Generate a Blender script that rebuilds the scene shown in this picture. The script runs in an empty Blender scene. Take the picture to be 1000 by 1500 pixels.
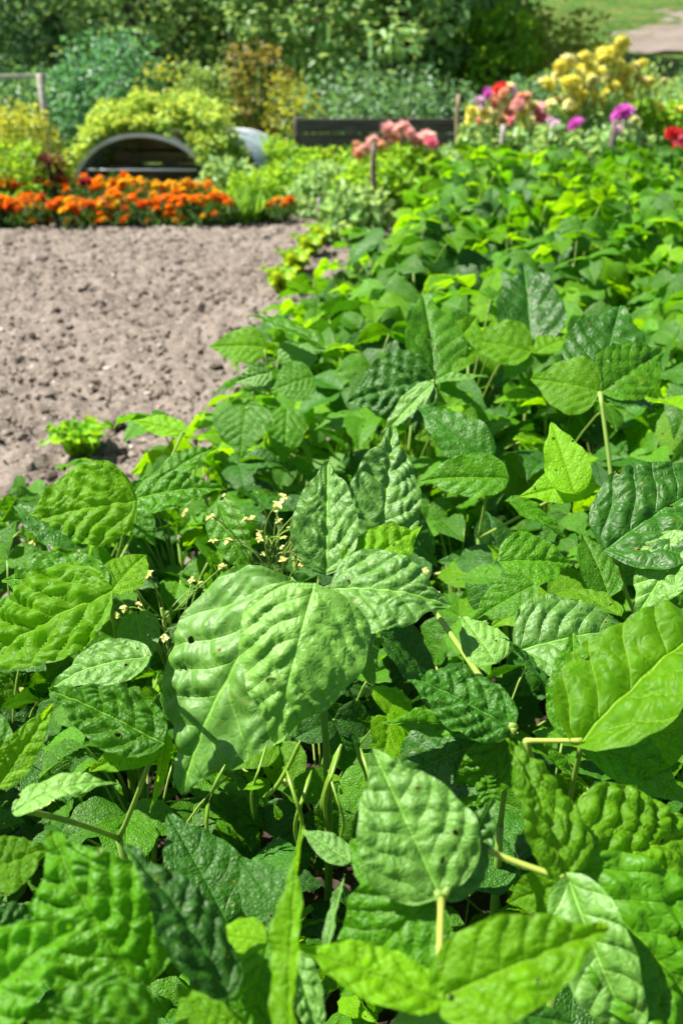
import bpy, math, random
import numpy as np
from mathutils import Vector, Matrix, noise
random.seed(7)
rng = np.random.default_rng(7)
S = bpy.context.scene
COL = S.collection
PI = math.pi
CH = 1.10                       # camera height
PITCH = math.radians(25)

# ------------------------------------------------------------------ view helpers
SP, CP = math.sin(PITCH), math.cos(PITCH)
def ray(px, py):
    a, b = (px-500)/1500, (750-py)/1500
    return Vector((a, CP + b*SP, -SP + b*CP))
def pt(px, py, depth):
    return Vector((0, 0, CH)) + ray(px, py)*depth
def depth_z(py, z):
    return (CH-z)/(SP - (750-py)/1500*CP)
def atz(px, py, z): return pt(px, py, depth_z(py, z))
def aty(px, py, Y):
    r = ray(px, py); return pt(px, py, Y/r.y)

# ------------------------------------------------------------------ object helpers
def tag(o, label=None, cat=None, group=None, kind=None):
    if label: o['label'] = label
    if cat: o['category'] = cat
    if group: o['group'] = group
    if kind: o['kind'] = kind
    return o
def empty(name, loc=(0, 0, 0), rz=0, label=None, cat=None, group=None):
    o = bpy.data.objects.new(name, None); COL.objects.link(o)
    o.location = loc; o.rotation_euler = (0, 0, rz); o.empty_display_size = .05
    return tag(o, label, cat, group)
def mesh(name, V, F, mat, uv=None, tint=None, smooth=True, mi=None, phase=None):
    """V (n,3); F: list of int arrays (k,3) or (k,4)"""
    V = np.asarray(V, dtype=np.float32)
    if not isinstance(F, (list, tuple)): F = [F]
    F = [np.asarray(f, dtype=np.int32) for f in F if len(f)]
    me = bpy.data.meshes.new(name)
    me.vertices.add(len(V)); me.vertices.foreach_set('co', V.ravel())
    loops = np.concatenate([f.ravel() for f in F])
    sizes = np.concatenate([np.full(len(f), f.shape[1]) for f in F])
    starts = np.concatenate([[0], np.cumsum(sizes)[:-1]]).astype(np.int32)
    me.loops.add(len(loops)); me.loops.foreach_set('vertex_index', loops)
    me.polygons.add(len(sizes)); me.polygons.foreach_set('loop_start', starts)
    me.polygons.foreach_set('loop_total', sizes.astype(np.int32))
    me.polygons.foreach_set('use_smooth', np.full(len(sizes), smooth))
    for m in (mat if isinstance(mat, (list, tuple)) else [mat]): me.materials.append(m)
    if mi is not None: me.polygons.foreach_set('material_index', np.asarray(mi, dtype=np.int32))
    if uv is not None:
        l = me.uv_layers.new(name='UVMap')
        l.data.foreach_set('uv', np.asarray(uv, dtype=np.float32)[loops].ravel())
    if tint is not None:
        a = me.attributes.new('tint', 'FLOAT', 'POINT')
        a.data.foreach_set('value', np.asarray(tint, dtype=np.float32))
    if phase is not None:
        a = me.attributes.new('phase', 'FLOAT', 'POINT')
        a.data.foreach_set('value', np.asarray(phase, dtype=np.float32))
    me.update(calc_edges=True)
    return me
def ob(name, me, parent=None, loc=None, rot=None, scale=None):
    o = bpy.data.objects.new(name, me); COL.objects.link(o)
    if parent: o.parent = parent
    if loc is not None: o.location = loc
    if rot is not None: o.rotation_euler = rot
    if scale is not None: o.scale = (scale,)*3 if not hasattr(scale, '__len__') else scale
    return o
def copy_tree(o, parent=None):
    c = o.copy(); COL.objects.link(c); c.parent = parent
    for ch in list(o.children): copy_tree(ch, c)
    return c
class MB:
    def __init__(s): s.V = []; s.Q = []; s.T = []; s.U = []; s.N = []; s.P = []; s.n = 0
    def add(s, V, Q=None, T=None, uv=None, tint=0.5, phase=None):
        V = np.asarray(V, dtype=float).reshape(-1, 3); k = len(V)
        s.V.append(V)
        if Q is not None and len(Q): s.Q.append(np.asarray(Q)+s.n)
        if T is not None and len(T): s.T.append(np.asarray(T)+s.n)
        s.U.append(np.zeros((k, 2)) if uv is None else np.asarray(uv))
        s.N.append(np.full(k, tint) if np.isscalar(tint) else np.asarray(tint))
        s.P.append(np.zeros(k) if phase is None else phase)
        s.n += k
    def mesh(s, name, mat, smooth=True):
        F = []
        if s.Q: F.append(np.concatenate(s.Q))
        if s.T: F.append(np.concatenate(s.T))
        return mesh(name, np.concatenate(s.V), F, mat, np.concatenate(s.U), np.concatenate(s.N), smooth, None, np.concatenate(s.P))
    def build(s, name, mat, parent=None, smooth=True): return ob(name, s.mesh(name, mat, smooth), parent)
def tube(mb, pts, radii, seg=6, tint=.5, cap=True):
    pts = [Vector(p) for p in pts]; n = len(pts)
    if not hasattr(radii, '__len__'): radii = [radii]*n
    V = []; up = Vector((.13, .21, .97))
    for i, p in enumerate(pts):
        t = (pts[min(i+1, n-1)]-pts[max(i-1, 0)]).normalized()
        a = t.cross(up)
        if a.length < .1: a = t.cross(Vector((1, 0, 0)))
        a.normalize(); b = t.cross(a)
        for k in range(seg):
            an = 2*PI*k/seg
            V.append(p + (a*math.cos(an)+b*math.sin(an))*radii[i])
    Q = [[i*seg+k, i*seg+(k+1) % seg, (i+1)*seg+(k+1) % seg, (i+1)*seg+k] for i in range(n-1) for k in range(seg)]
    T = []
    if cap:
        V.append(pts[0]); V.append(pts[-1]); c0, c1 = n*seg, n*seg+1
        T = [[c0, (k+1) % seg, k] for k in range(seg)] + [[c1, (n-1)*seg+k, (n-1)*seg+(k+1) % seg] for k in range(seg)]
    mb.add([tuple(v) for v in V], Q, T, tint=tint)
def curve_pts(p0, p1, p2, n=6):
    p0, p1, p2 = Vector(p0), Vector(p1), Vector(p2)
    return [p0*(1-t)**2 + p1*2*t*(1-t) + p2*t*t for t in [i/(n-1) for i in range(n)]]
def boxmb(mb, c, size, rz=0, jit=0.0, tint=.5, rot=None):
    sx, sy, sz = [s/2 for s in size]; b = min(sx, sy, sz)*.18
    # chamfered box: 24 verts
    V = []; 
    for x in (-1, 1):
        for y in (-1, 1):
            for z in (-1, 1):
                V += [(x*sx, y*(sy-b), z*(sz-b)), (x*(sx-b), y*sy, z*(sz-b)), (x*(sx-b), y*(sy-b), z*sz)]
    M = rot if rot else Matrix.Rotation(rz, 3, 'Z')
    import bmesh
    bm = bmesh.new(); vs = [bm.verts.new(v) for v in V]
    bmesh.ops.convex_hull(bm, input=vs); bmesh.ops.triangulate(bm, faces=bm.faces[:])
    bm.verts.index_update()
    P = [M @ Vector(v.co) + Vector(c) for v in bm.verts]
    T = [[v.index for v in f.verts] for f in bm.faces]; bm.free()
    mb.add([tuple(p) for p in P], None, T, tint=tint)

# ------------------------------------------------------------------ materials
class NT:
    def __init__(s, name):
        s.m = bpy.data.materials.new(name); s.m.use_nodes = True
        s.t = s.m.node_tree; s.t.nodes.clear(); s.out = s.n('ShaderNodeOutputMaterial')
    def n(s, ty, **k):
        nd = s.t.nodes.new(ty)
        for a, v in k.items(): setattr(nd, a, v)
        return nd
    def l(s, a, b): s.t.links.new(a, b)
    def val(s, sock, v):
        if hasattr(v, 'is_linked') or isinstance(v, bpy.types.NodeSocket): s.l(v, sock)
        else: sock.default_value = v
    def math(s, op, a, b=None, c=None, clamp=False):
        nd = s.n('ShaderNodeMath', operation=op, use_clamp=clamp)
        s.val(nd.inputs[0], a)
        if b is not None: s.val(nd.inputs[1], b)
        if c is not None: s.val(nd.inputs[2], c)
        return nd.outputs[0]
    def mix(s, f, a, b, bt='MIX'):
        nd = s.n('ShaderNodeMix', data_type='RGBA', blend_type=bt)
        s.val(nd.inputs[0], f)
        for i, v in ((6, a), (7, b)):
            s.val(nd.inputs[i], v if not isinstance(v, tuple) else (*v[:3], 1))
        return nd.outputs[2]
    def ramp(s, f, stops):
        nd = s.n('ShaderNodeValToRGB'); s.l(f, nd.inputs[0]); e = nd.color_ramp.elements
        while len(e) < len(stops): e.new(.5)
        for el, (p, c) in zip(e, stops): el.position = p; el.color = (*c, 1) if len(c) == 3 else c
        return nd.outputs[0]
    def noise(s, vec, scale, detail=4, rough=.55, dist=0):
        nd = s.n('ShaderNodeTexNoise'); nd.inputs['Scale'].default_value = scale; nd.inputs['Detail'].default_value = detail
        nd.inputs['Roughness'].default_value = rough; nd.inputs['Distortion'].default_value = dist
        if vec is not None: s.l(vec, nd.inputs['Vector'])
        return nd.outputs['Fac']
    def smooth(s, v, a, b):
        nd = s.n('ShaderNodeMapRange', interpolation_type='SMOOTHSTEP'); s.l(v, nd.inputs[0])
        nd.inputs[1].default_value = a; nd.inputs[2].default_value = b; return nd.outputs[0]
    def bump(s, h, strength, dist, prev=None):
        nd = s.n('ShaderNodeBump'); nd.inputs['Strength'].default_value = strength; nd.inputs['Distance'].default_value = dist
        s.l(h, nd.inputs['Height'])
        if prev is not None: s.l(prev, nd.inputs['Normal'])
        return nd.outputs[0]
    def principled(s, col, rough=.5, spec=.5, normal=None, metal=0):
        nd = s.n('ShaderNodeBsdfPrincipled'); s.val(nd.inputs['Base Color'], col if not isinstance(col, tuple) else (*col[:3], 1))
        s.val(nd.inputs['Roughness'], rough); nd.inputs['Specular IOR Level'].default_value = spec; nd.inputs['Metallic'].default_value = metal
        if normal is not None: s.l(normal, nd.inputs['Normal'])
        return nd.outputs[0]
    def done(s, sh): s.l(sh, s.out.inputs[0]); return s.m

def bean_mat(name, base, trans, vein, tf=.42, rough=.40, spec=.55, varia=1.0, bs=.7):
    k = NT(name)
    uv = k.n('ShaderNodeUVMap').outputs[0]
    sep = k.n('ShaderNodeSeparateXYZ'); k.l(uv, sep.inputs[0]); u, v = sep.outputs[0], sep.outputs[1]
    va = k.math('ABSOLUTE', v)
    tc = k.n('ShaderNodeTexCoord').outputs['Object']
    ph = k.n('ShaderNodeAttribute', attribute_name='phase').outputs['Fac']
    tri = k.math('ABSOLUTE', k.math('SUBTRACT', k.math('FRACT', ph), .5))       # .5 at vein
    lat = k.smooth(tri, .44, .50)
    mid = k.smooth(va, .011, .003)
    veins = k.math('MAXIMUM', mid, k.math('MULTIPLY', lat, .55))
    vor = k.n('ShaderNodeTexVoronoi', feature='DISTANCE_TO_EDGE'); vor.inputs['Scale'].default_value = 22; wv = k.n('ShaderNodeVectorMath', operation='MULTIPLY_ADD'); nz = k.n('ShaderNodeTexNoise'); nz.inputs['Scale'].default_value = 9; k.l(uv, nz.inputs['Vector']); k.l(nz.outputs['Color'], wv.inputs[0]); wv.inputs[1].default_value = (.09, .09, .09); k.l(uv, wv.inputs[2]); k.l(wv.outputs[0], vor.inputs['Vector'])
    cell = k.smooth(vor.outputs[0], 0, .34)
    n1 = k.noise(uv, 3.5, 4); n2 = k.noise(tc, 9, 3)
    oi = k.n('ShaderNodeObjectInfo').outputs['Random']
    tn = k.n('ShaderNodeAttribute', attribute_name='tint').outputs['Fac']
    f = k.math('ADD', k.math('MULTIPLY', n1, .45), k.math('ADD', k.math('MULTIPLY', oi, .25*varia), k.math('MULTIPLY', tn, .5*varia)))
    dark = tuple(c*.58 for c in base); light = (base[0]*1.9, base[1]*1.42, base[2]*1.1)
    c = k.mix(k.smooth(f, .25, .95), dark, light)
    c = k.mix(k.math('MULTIPLY', k.math('SUBTRACT', 1.0, cell), .16), c, vein)
    c = k.mix(k.math('MULTIPLY', veins, .75), c, vein)
    # sparse yellow flecks / blemishes
    wn = k.n('ShaderNodeVectorMath', operation='ADD'); k.l(uv, wn.inputs[0]); cb = k.n('ShaderNodeCombineXYZ'); k.l(k.math('MULTIPLY', oi, 37.0), cb.inputs[0]); k.l(k.math('MULTIPLY', tn, 19.0), cb.inputs[1]); k.l(cb.outputs[0], wn.inputs[1])
    sp = k.smooth(k.noise(wn.outputs[0], 7, 3, .7), .64, .72)
    c = k.mix(k.math('MULTIPLY', sp, .35), c, (.20, .20, .02))
    sp2 = k.smooth(k.noise(wn.outputs[0], 26, 2, .5), .735, .76)
    c = k.mix(k.math('MULTIPLY', sp2, .8), c, (.13, .075, .02))
    hn = k.noise(wn.outputs[0], 8.5, 1, .5)
    c = k.mix(k.smooth(hn, .715, .73), c, (.16, .12, .02))
    h = k.math('SUBTRACT', k.math('MULTIPLY', cell, .5), veins)
    nm = k.bump(h, bs, .0015); nm = k.bump(k.noise(uv, 24, 2), bs*.6, .0012, nm)
    pr = k.principled(c, k.math('ADD', rough, k.math('MULTIPLY', n2, .12)), spec, nm)
    tcol = k.mix(k.math('MULTIPLY', veins, .6), k.mix(k.smooth(f, .2, .95), tuple(x*.8 for x in trans), tuple(x*1.15 for x in trans)), (.20, .33, .04))
    tr = k.n('ShaderNodeBsdfTranslucent'); k.l(tcol, tr.inputs[0]); k.l(nm, tr.inputs['Normal'])
    mx = k.n('ShaderNodeMixShader'); mx.inputs[0].default_value = tf; k.l(pr, mx.inputs[1]); k.l(tr.outputs[0], mx.inputs[2])
    hm = k.n('ShaderNodeMixShader'); th = k.n('ShaderNodeBsdfTransparent')
    k.l(k.math('GREATER_THAN', hn, .735), hm.inputs[0]); k.l(mx.outputs[0], hm.inputs[1]); k.l(th.outputs[0], hm.inputs[2])
    return k.done(hm.outputs[0])
def foliage_mat(name, a, b, trans=None, tf=.35, rough=.45, spec=.4):
    k = NT(name)
    tn = k.n('ShaderNodeAttribute', attribute_name='tint').outputs['Fac']
    oi = k.n('ShaderNodeObjectInfo').outputs['Random']
    tc = k.n('ShaderNodeTexCoord').outputs['Object']
    f = k.math('ADD', k.math('MULTIPLY', tn, .8), k.math('ADD', k.math('MULTIPLY', oi, .1), k.math('MULTIPLY', k.noise(tc, 6, 2), .15)))
    c = k.mix(f, a, b)
    pr = k.principled(c, rough, spec)
    t = trans or (min(b[0]*2.2, .8), min(b[1]*2.2, .8), b[2]*1.2)
    tr = k.n('ShaderNodeBsdfTranslucent'); tr.inputs[0].default_value = (*t, 1)
    mx = k.n('ShaderNodeMixShader'); mx.inputs[0].default_value = tf; k.l(pr, mx.inputs[1]); k.l(tr.outputs[0], mx.inputs[2])
    return k.done(mx.outputs[0])
def plain_mat(name, a, b, scale=20, rough=.7, spec=.3, bump=.3, bd=.003, metal=0, stretch=None):
    k = NT(name); tc = k.n('ShaderNodeTexCoord').outputs['Object']
    if stretch:
        mp = k.n('ShaderNodeMapping'); mp.inputs['Scale'].default_value = stretch; k.l(tc, mp.inputs[0]); tc = mp.outputs[0]
    n = k.noise(tc, scale, 5, .6)
    return k.done(k.principled(k.mix(k.smooth(n, .3, .7), a, b), rough, spec, k.bump(n, bump, bd), metal))

M = {}
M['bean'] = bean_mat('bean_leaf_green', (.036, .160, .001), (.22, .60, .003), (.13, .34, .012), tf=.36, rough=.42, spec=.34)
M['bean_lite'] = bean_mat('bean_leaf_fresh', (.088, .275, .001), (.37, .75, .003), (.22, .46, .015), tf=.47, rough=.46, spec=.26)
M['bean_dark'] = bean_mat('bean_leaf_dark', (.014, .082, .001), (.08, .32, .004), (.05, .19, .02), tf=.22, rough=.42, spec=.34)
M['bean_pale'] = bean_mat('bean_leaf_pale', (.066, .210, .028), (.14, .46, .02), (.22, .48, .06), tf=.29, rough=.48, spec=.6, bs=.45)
M['stem'] = foliage_mat('stem_green', (.10, .22, .03), (.26, .36, .07), tf=.15)
M['stem_pale'] = foliage_mat('stem_yellowish', (.22, .34, .05), (.38, .44, .09), tf=.2)
M['pod'] = foliage_mat('pod_green', (.10, .24, .02), (.22, .34, .04), tf=.15, rough=.35)
M['bflower'] = foliage_mat('bean_flower_cream', (.46, .46, .09), (.78, .72, .28), tf=.3)
M['wood'] = plain_mat('old_wood', (.10, .075, .06), (.22, .18, .15), 9, .8, .2, .5, .004, stretch=(1, 1, 6))
M['wood_dark'] = plain_mat('dark_weathered_boards', (.065, .053, .048), (.16, .135, .12), 7, .85, .15, .5, .004, stretch=(.6, 3, 5))
M['post_pale'] = plain_mat('pale_wood_post', (.38, .34, .28), (.55, .52, .46), 9, .7, .2, .4, .003, stretch=(1, 1, 5))
M['metal'] = plain_mat('grey_metal_rim', (.60, .63, .65), (.76, .79, .81), 12, .38, .5, .2, .001)
M['tan_wood'] = plain_mat('tan_wood', (.20, .15, .09), (.34, .26, .16), 9, .7, .2, .4, .003, stretch=(1, 1, 5))
M['bark'] = plain_mat('bark', (.06, .045, .035), (.17, .13, .10), 14, .9, .1, .8, .02, stretch=(2, 2, .6))

# ------------------------------------------------------------------ bean leaflet geometry
def leaf_shape(u):
    s = np.sin(PI*np.clip(u, 0, 1)**.56)
    s = np.clip(s, 0, 1)**.78
    k = np.clip((u-.72)/.28, 0, 1)
    return s*(1-.50*k*(1-k)*2.4)
def leaflet(mb, B, T, nhint, ratio=.8, arch=.06, fold=.12, asym=0., wav=.02, bulge=.022, nu=22, nv=14, seed=0, tint=.5, curl=0., twist=0.):
    B, T = Vector(B), Vector(T)
    d = T-B; L = d.length; d.normalize()
    n = Vector(nhint) - d*d.dot(Vector(nhint))
    if n.length < 1e-3: n = Vector((0, 0, 1)) - d*d.z
    n.normalize(); s = n.cross(d)          # side
    r = random.Random(seed)
    us = (np.linspace(0, 1, nu+1)); vs = np.linspace(-1, 1, nv+1)
    U, Vv = np.meshgrid(us, vs, indexing='ij')
    w = leaf_shape(U)*ratio*.5
    w = w*(1+asym*np.sign(Vv)*(1-U*.5))
    p1, p2, p3 = [r.uniform(0, 6.28) for _ in range(3)]
    w = w*(1+.025*np.sin(U*23+p1+Vv))
    Y = Vv*w; X = U - .035*np.exp(-U*9)*np.abs(Vv)*1.6*(1)   # slightly cordate base
    aY = np.abs(Y)
    NL = r.uniform(5.2, 6.6)
    ph = NL*(X-.72*aY-.75*aY*aY) + .16*np.sin(7*X+p2+1.5*np.sign(Y)) + .10*np.sin(17*aY+p1+5*X) + .25*(Y > 0)
    q = np.abs(np.sin(PI*(ph+0.0)))            # 0 at integer phase
    # shader veins sit at FRACT==0 -> tri .5
    H = bulge*.70*(1.15+.75*np.sin(6*X+p3)*np.sin(9*Y+p1))*(q**.6-.4)*np.clip(aY/.05, 0, 1)*np.clip((1-np.abs(Vv))*5+.25, 0, 1)*np.clip(U*6, 0, 1)*np.clip((1-U)*6, 0, 1)
    cross = aY*24+X*16+2.4*np.sin(X*13+p1)+1.7*np.sin(Y*23+p3)
    H = H + bulge*.72*np.abs(np.sin(cross))*np.clip(aY/.06, 0, 1)*(q**.5)
    H = H + bulge*.34*np.sin(31*X+11*Y+p2)*np.sin(27*Y-13*X+p1)
    H = H - .010*np.exp(-(aY/.018)**2)
    H = H + wav*np.sin(U*11+p2+2*np.sign(Vv))*np.abs(Vv)**2.2 + wav*.6*np.sin(U*21+p3)*np.abs(Vv)**3
    H = H + fold*aY*1.0 - curl*aY*aY*3
    H = H + arch*4*U*(1-U) + r.uniform(-.012, .012)*np.sin(U*7)
    tw = twist*(U-.3)
    Y2 = Y*np.cos(tw); H2 = H+Y*np.sin(tw)
    P = (np.array(B)[None, None, :] + L*(X[..., None]*np.array(d) + Y2[..., None]*np.array(s) + H2[..., None]*np.array(n))).reshape(-1, 3)
    idx = np.arange((nu+1)*(nv+1)).reshape(nu+1, nv+1)
    Q = np.stack([idx[:-1, :-1], idx[1:, :-1], idx[1:, 1:], idx[:-1, 1:]], -1).reshape(-1, 4)
    mb.add(P, Q, uv=np.stack([X.ravel(), Y.ravel()], -1), tint=tint, phase=ph.ravel())

# ------------------------------------------------------------------ small-leaf clouds
def leaf_cloud(mb, C, D, N, Lg, Wd, tint):
    """C centres(n,3) D dir N normal"""
    n = len(C)
    D = D/np.linalg.norm(D, axis=1, keepdims=True)
    N = N - D*np.sum(D*N, axis=1, keepdims=True); N = N/np.maximum(np.linalg.norm(N, axis=1, keepdims=True), 1e-6)
    Sx = np.cross(N, D)
    Lg = np.broadcast_to(Lg, (n,))[:, None]; Wd = np.broadcast_to(Wd, (n,))[:, None]
    z = N*Wd*.28
    base = C; tip = C+D*Lg - N*Lg*.12
    l1 = C+D*Lg*.3+Sx*Wd*.5+z; l2 = C+D*Lg*.68+Sx*Wd*.36+z*.7
    r1 = C+D*Lg*.3-Sx*Wd*.5+z; r2 = C+D*Lg*.68-Sx*Wd*.36+z*.7
    V = np.stack([base, l1, l2, tip, r2, r1], 1).reshape(-1, 3)
    i = np.arange(n)[:, None]*6
    Q = np.concatenate([i+np.array([[0, 3, 2, 1]]), i+np.array([[0, 5, 4, 3]])])
    t = np.repeat(np.broadcast_to(tint, (n,)), 6)
    mb.add(V, Q, tint=t)
def rnd_dirs(n, up=.0):
    d = rng.normal(size=(n, 3)); d[:, 2] += up
    return d/np.linalg.norm(d, axis=1, keepdims=True)
def clumpy(mb, centers, radii, per, leaf, wr=.55, up=.2, droop=-.2, tint_lo=.1, tint_hi=.9, squash=.8):
    for c, r in zip(centers, radii):
        n = int(per*random.uniform(.7, 1.3)); d = rnd_dirs(n)
        rad = r*rng.uniform(.25, 1, n)**.6
        C = np.array(c)+d*rad[:, None]*np.array([1, 1, squash])
        D = d*.8+rnd_dirs(n)*.8; D[:, 2] += droop
        N = rnd_dirs(n, up=1.2)
        ct = random.uniform(tint_lo, tint_hi)
        t = np.clip(ct + rng.normal(0, .2, n), 0, 1)
        l = leaf*rng.uniform(.6, 1.3, n)
        leaf_cloud(mb, C, D, N, l, l*wr, t)

# ------------------------------------------------------------------ world, sun, camera
SUN_EL, SUN_DIR = 56, Vector((-.80, .04, 0)).normalized()
el = math.radians(SUN_EL)
sd = Vector((SUN_DIR.x*math.cos(el), SUN_DIR.y*math.cos(el), math.sin(el)))
w = bpy.data.worlds.new('World'); S.world = w; w.use_nodes = True
nt = w.node_tree; nt.nodes.clear()
sky = nt.nodes.new('ShaderNodeTexSky'); sky.sky_type = 'NISHITA'; sky.sun_disc = False
sky.sun_elevation = el; sky.sun_rotation = math.atan2(sd.x, sd.y)
sky.dust_density = 1.0; sky.air_density = 1.0
bg = nt.nodes.new('ShaderNodeBackground'); bg.inputs[1].default_value = .05
sky.air_density = .8
wo = nt.nodes.new('ShaderNodeOutputWorld')
nt.links.new(sky.outputs[0], bg.inputs[0]); nt.links.new(bg.outputs[0], wo.inputs[0])
ld = bpy.data.lights.new('sun', 'SUN'); ld.energy = 5; ld.angle = math.radians(.5); ld.color = (1, .95, .84)
lo = bpy.data.objects.new('sun', ld); COL.objects.link(lo); lo.rotation_euler = sd.to_track_quat('Z', 'Y').to_euler(); lo.location = sd*30
cd = bpy.data.cameras.new('camera'); co = bpy.data.objects.new('camera', cd); COL.objects.link(co); S.camera = co
co.location = (0, 0, CH); co.rotation_euler = (math.radians(90)-PITCH, 0, 0)
cd.sensor_fit = 'VERTICAL'; cd.sensor_height = 36; cd.sensor_width = 24; cd.lens = 36
cd.clip_start = .02; cd.clip_end = 500
cd.dof.use_dof = True; cd.dof.focus_distance = 1.05; cd.dof.aperture_fstop = 6.5
S.view_settings.view_transform = 'Standard'; S.view_settings.look = 'None'; S.view_settings.gamma = 1
S.view_settings.exposure = 1.42
S.cycles.max_bounces = 8; S.cycles.transparent_max_bounces = 6; S.cycles.transmission_bounces = 6
S.cycles.use_denoising = True

# ------------------------------------------------------------------ ground
def slope(x, y):
    return max(0, (y-14)*.16)*(1 if y < 60 else 1)
k = NT('meadow_ground'); tc = k.n('ShaderNodeTexCoord').outputs['Object']
c = k.mix(k.smooth(k.noise(tc, .5, 4), .35, .65), (.04, .115, .015), (.085, .20, .03))
c = k.mix(k.smooth(k.noise(tc, 3, 6, .7), .40, .65), c, (.17, .19, .05)); c = k.mix(k.smooth(k.noise(tc, 9, 5, .7), .5, .62), c, (.02, .07, .01))
M['meadow'] = k.done(k.principled(c, .9, .1, k.bump(k.noise(tc, 14, 5), 1, .12)))
xs = np.concatenate([np.linspace(-120, -14, 12), np.linspace(-12, 12, 49), np.linspace(14, 120, 12)])
ys = np.concatenate([np.linspace(-40, -4, 8), np.linspace(-3, 40, 90), np.linspace(44, 160, 14)])
X, Y = np.meshgrid(xs, ys, indexing='ij')
Z = np.maximum(0, (Y-14)*.16)*np.clip(1-(Y-60)/200, .3, 1) + .06*np.sin(X*1.3)*np.sin(Y*.9)*np.clip((Y-9)/6, 0, 1) - .012
idx = np.arange(X.size).reshape(X.shape)
Qg = np.stack([idx[:-1, :-1], idx[1:, :-1], idx[1:, 1:], idx[:-1, 1:]], -1).reshape(-1, 4)
tag(ob('ground', mesh('ground', np.stack([X, Y, Z], -1).reshape(-1, 3), Qg, M['meadow'])), kind='structure')

k = NT('garden_soil'); tc = k.n('ShaderNodeTexCoord').outputs['Object']
n1 = k.noise(tc, 1.6, 5); n2 = k.noise(tc, 38, 5, .65); n3 = k.noise(tc, 140, 3)
c = k.mix(k.smooth(n1, .35, .65), (.118, .098, .083), (.178, .152, .132))
c = k.mix(k.smooth(n2, .35, .72), c, (.255, .218, .187))
c = k.mix(k.math('MULTIPLY', k.smooth(n3, .42, .3), .55), c, (.12, .085, .07))
M['soil'] = k.done(k.principled(c, .95, .1, k.bump(n2, .9, .012, k.bump(n3, .8, .004))))
k = NT('pale_clods'); tc = k.n('ShaderNodeTexCoord').outputs['Object']; tn = k.n('ShaderNodeAttribute', attribute_name='tint').outputs['Fac']
c = k.ramp(tn, [(0, (.055, .045, .037)), (.45, (.155, .128, .107)), (.8, (.26, .222, .19)), (1, (.50, .46, .41))])
M['clod'] = k.done(k.principled(c, .95, .1, k.bump(k.noise(tc, 160, 3), .8, .003)))

def axis(fine0, fine1, lo, hi, st):
    return np.concatenate([np.linspace(lo, fine0, 14)[:-1], np.arange(fine0, fine1, st), np.linspace(fine1, hi, 14)])
def soil_sheet(name, X, Y, base, amp, Zb=None):
    Z = np.zeros(X.shape)
    for i in range(X.shape[0]):
        for j in range(X.shape[1]):
            x, y = X[i, j], Y[i, j]
            Z[i, j] = noise.noise((x*3.1, y*3.1, 0))*.35 + noise.noise((x*11, y*11, 3))*.6 + max(0, noise.noise((x*27, y*27, 7)))*.75 + noise.noise((x*46, y*46, 5))*.6
    Z = Z*amp + base + (Zb if Zb is not None else 0)
    idx = np.arange(X.size).reshape(X.shape)
    Q = np.stack([idx[:-1, :-1], idx[1:, :-1], idx[1:, 1:], idx[:-1, 1:]], -1).reshape(-1, 4)
    return ob(name, mesh(name, np.stack([X, Y, Z], -1).reshape(-1, 3), Q, M['soil']))
X, Y = np.meshgrid(axis(-2.7, .9, -6, 6, .018), axis(2.0, 6.4, -2, 6.9, .018), indexing='ij')
tag(soil_sheet('soil_bed', X, Y, .03, .042), kind='structure')
def bed_edge(y):
    pts = [(-1, -1.1), (1.3, -.95), (1.62, -.60), (2.0, -.30), (3.0, -.13), (3.8, .06), (4.4, .28), (5.5, .62), (6.3, .80), (7, .85)]
    for (a, b), (c_, d_) in zip(pts, pts[1:]):
        if a <= y <= c_: return b+(d_-b)*(y-a)/(c_-a)
    return pts[0][1]
k = NT('canopy_shade_soil'); tc = k.n('ShaderNodeTexCoord').outputs['Object']; n2 = k.noise(tc, 30, 5, .65)
M['shade_soil'] = k.done(k.principled(k.mix(k.smooth(n2, .35, .7), (.030, .022, .016), (.075, .055, .04)), .9, .15, k.bump(n2, .9, .02)))  # same garden soil, colour darkened to paint in shade under the bean canopy
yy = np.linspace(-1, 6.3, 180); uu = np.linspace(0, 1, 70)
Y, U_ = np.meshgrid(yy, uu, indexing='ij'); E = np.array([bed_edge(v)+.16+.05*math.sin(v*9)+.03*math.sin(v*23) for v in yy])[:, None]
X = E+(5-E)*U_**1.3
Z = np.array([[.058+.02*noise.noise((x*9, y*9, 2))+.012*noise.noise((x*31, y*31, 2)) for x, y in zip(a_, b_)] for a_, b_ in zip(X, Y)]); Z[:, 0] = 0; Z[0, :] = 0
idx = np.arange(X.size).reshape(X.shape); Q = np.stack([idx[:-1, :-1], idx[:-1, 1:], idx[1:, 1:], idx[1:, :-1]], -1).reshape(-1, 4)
tag(ob('bean_bed_shade_soil', mesh('bean_bed_shade_soil', np.stack([X, Y, Z], -1).reshape(-1, 3), Q, M['shade_soil'])), kind='structure')
# tilled patch on the far slope
gx, gy = np.meshgrid(np.linspace(0, 1, 60), np.linspace(0, 1, 40), indexing='ij')
X = 4.6+gy*.9+gx*14; Y = 19.2+gy*4.4+.35*np.sin(gx*5)
edge = np.minimum(np.minimum(gx, 1-gx), np.minimum(gy, 1-gy))
tag(soil_sheet('hillside_soil', X, Y, 0, .08, (Y-14)*.16+.07+np.clip(edge*6, 0, 1)*.09-.10), kind='structure')

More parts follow.
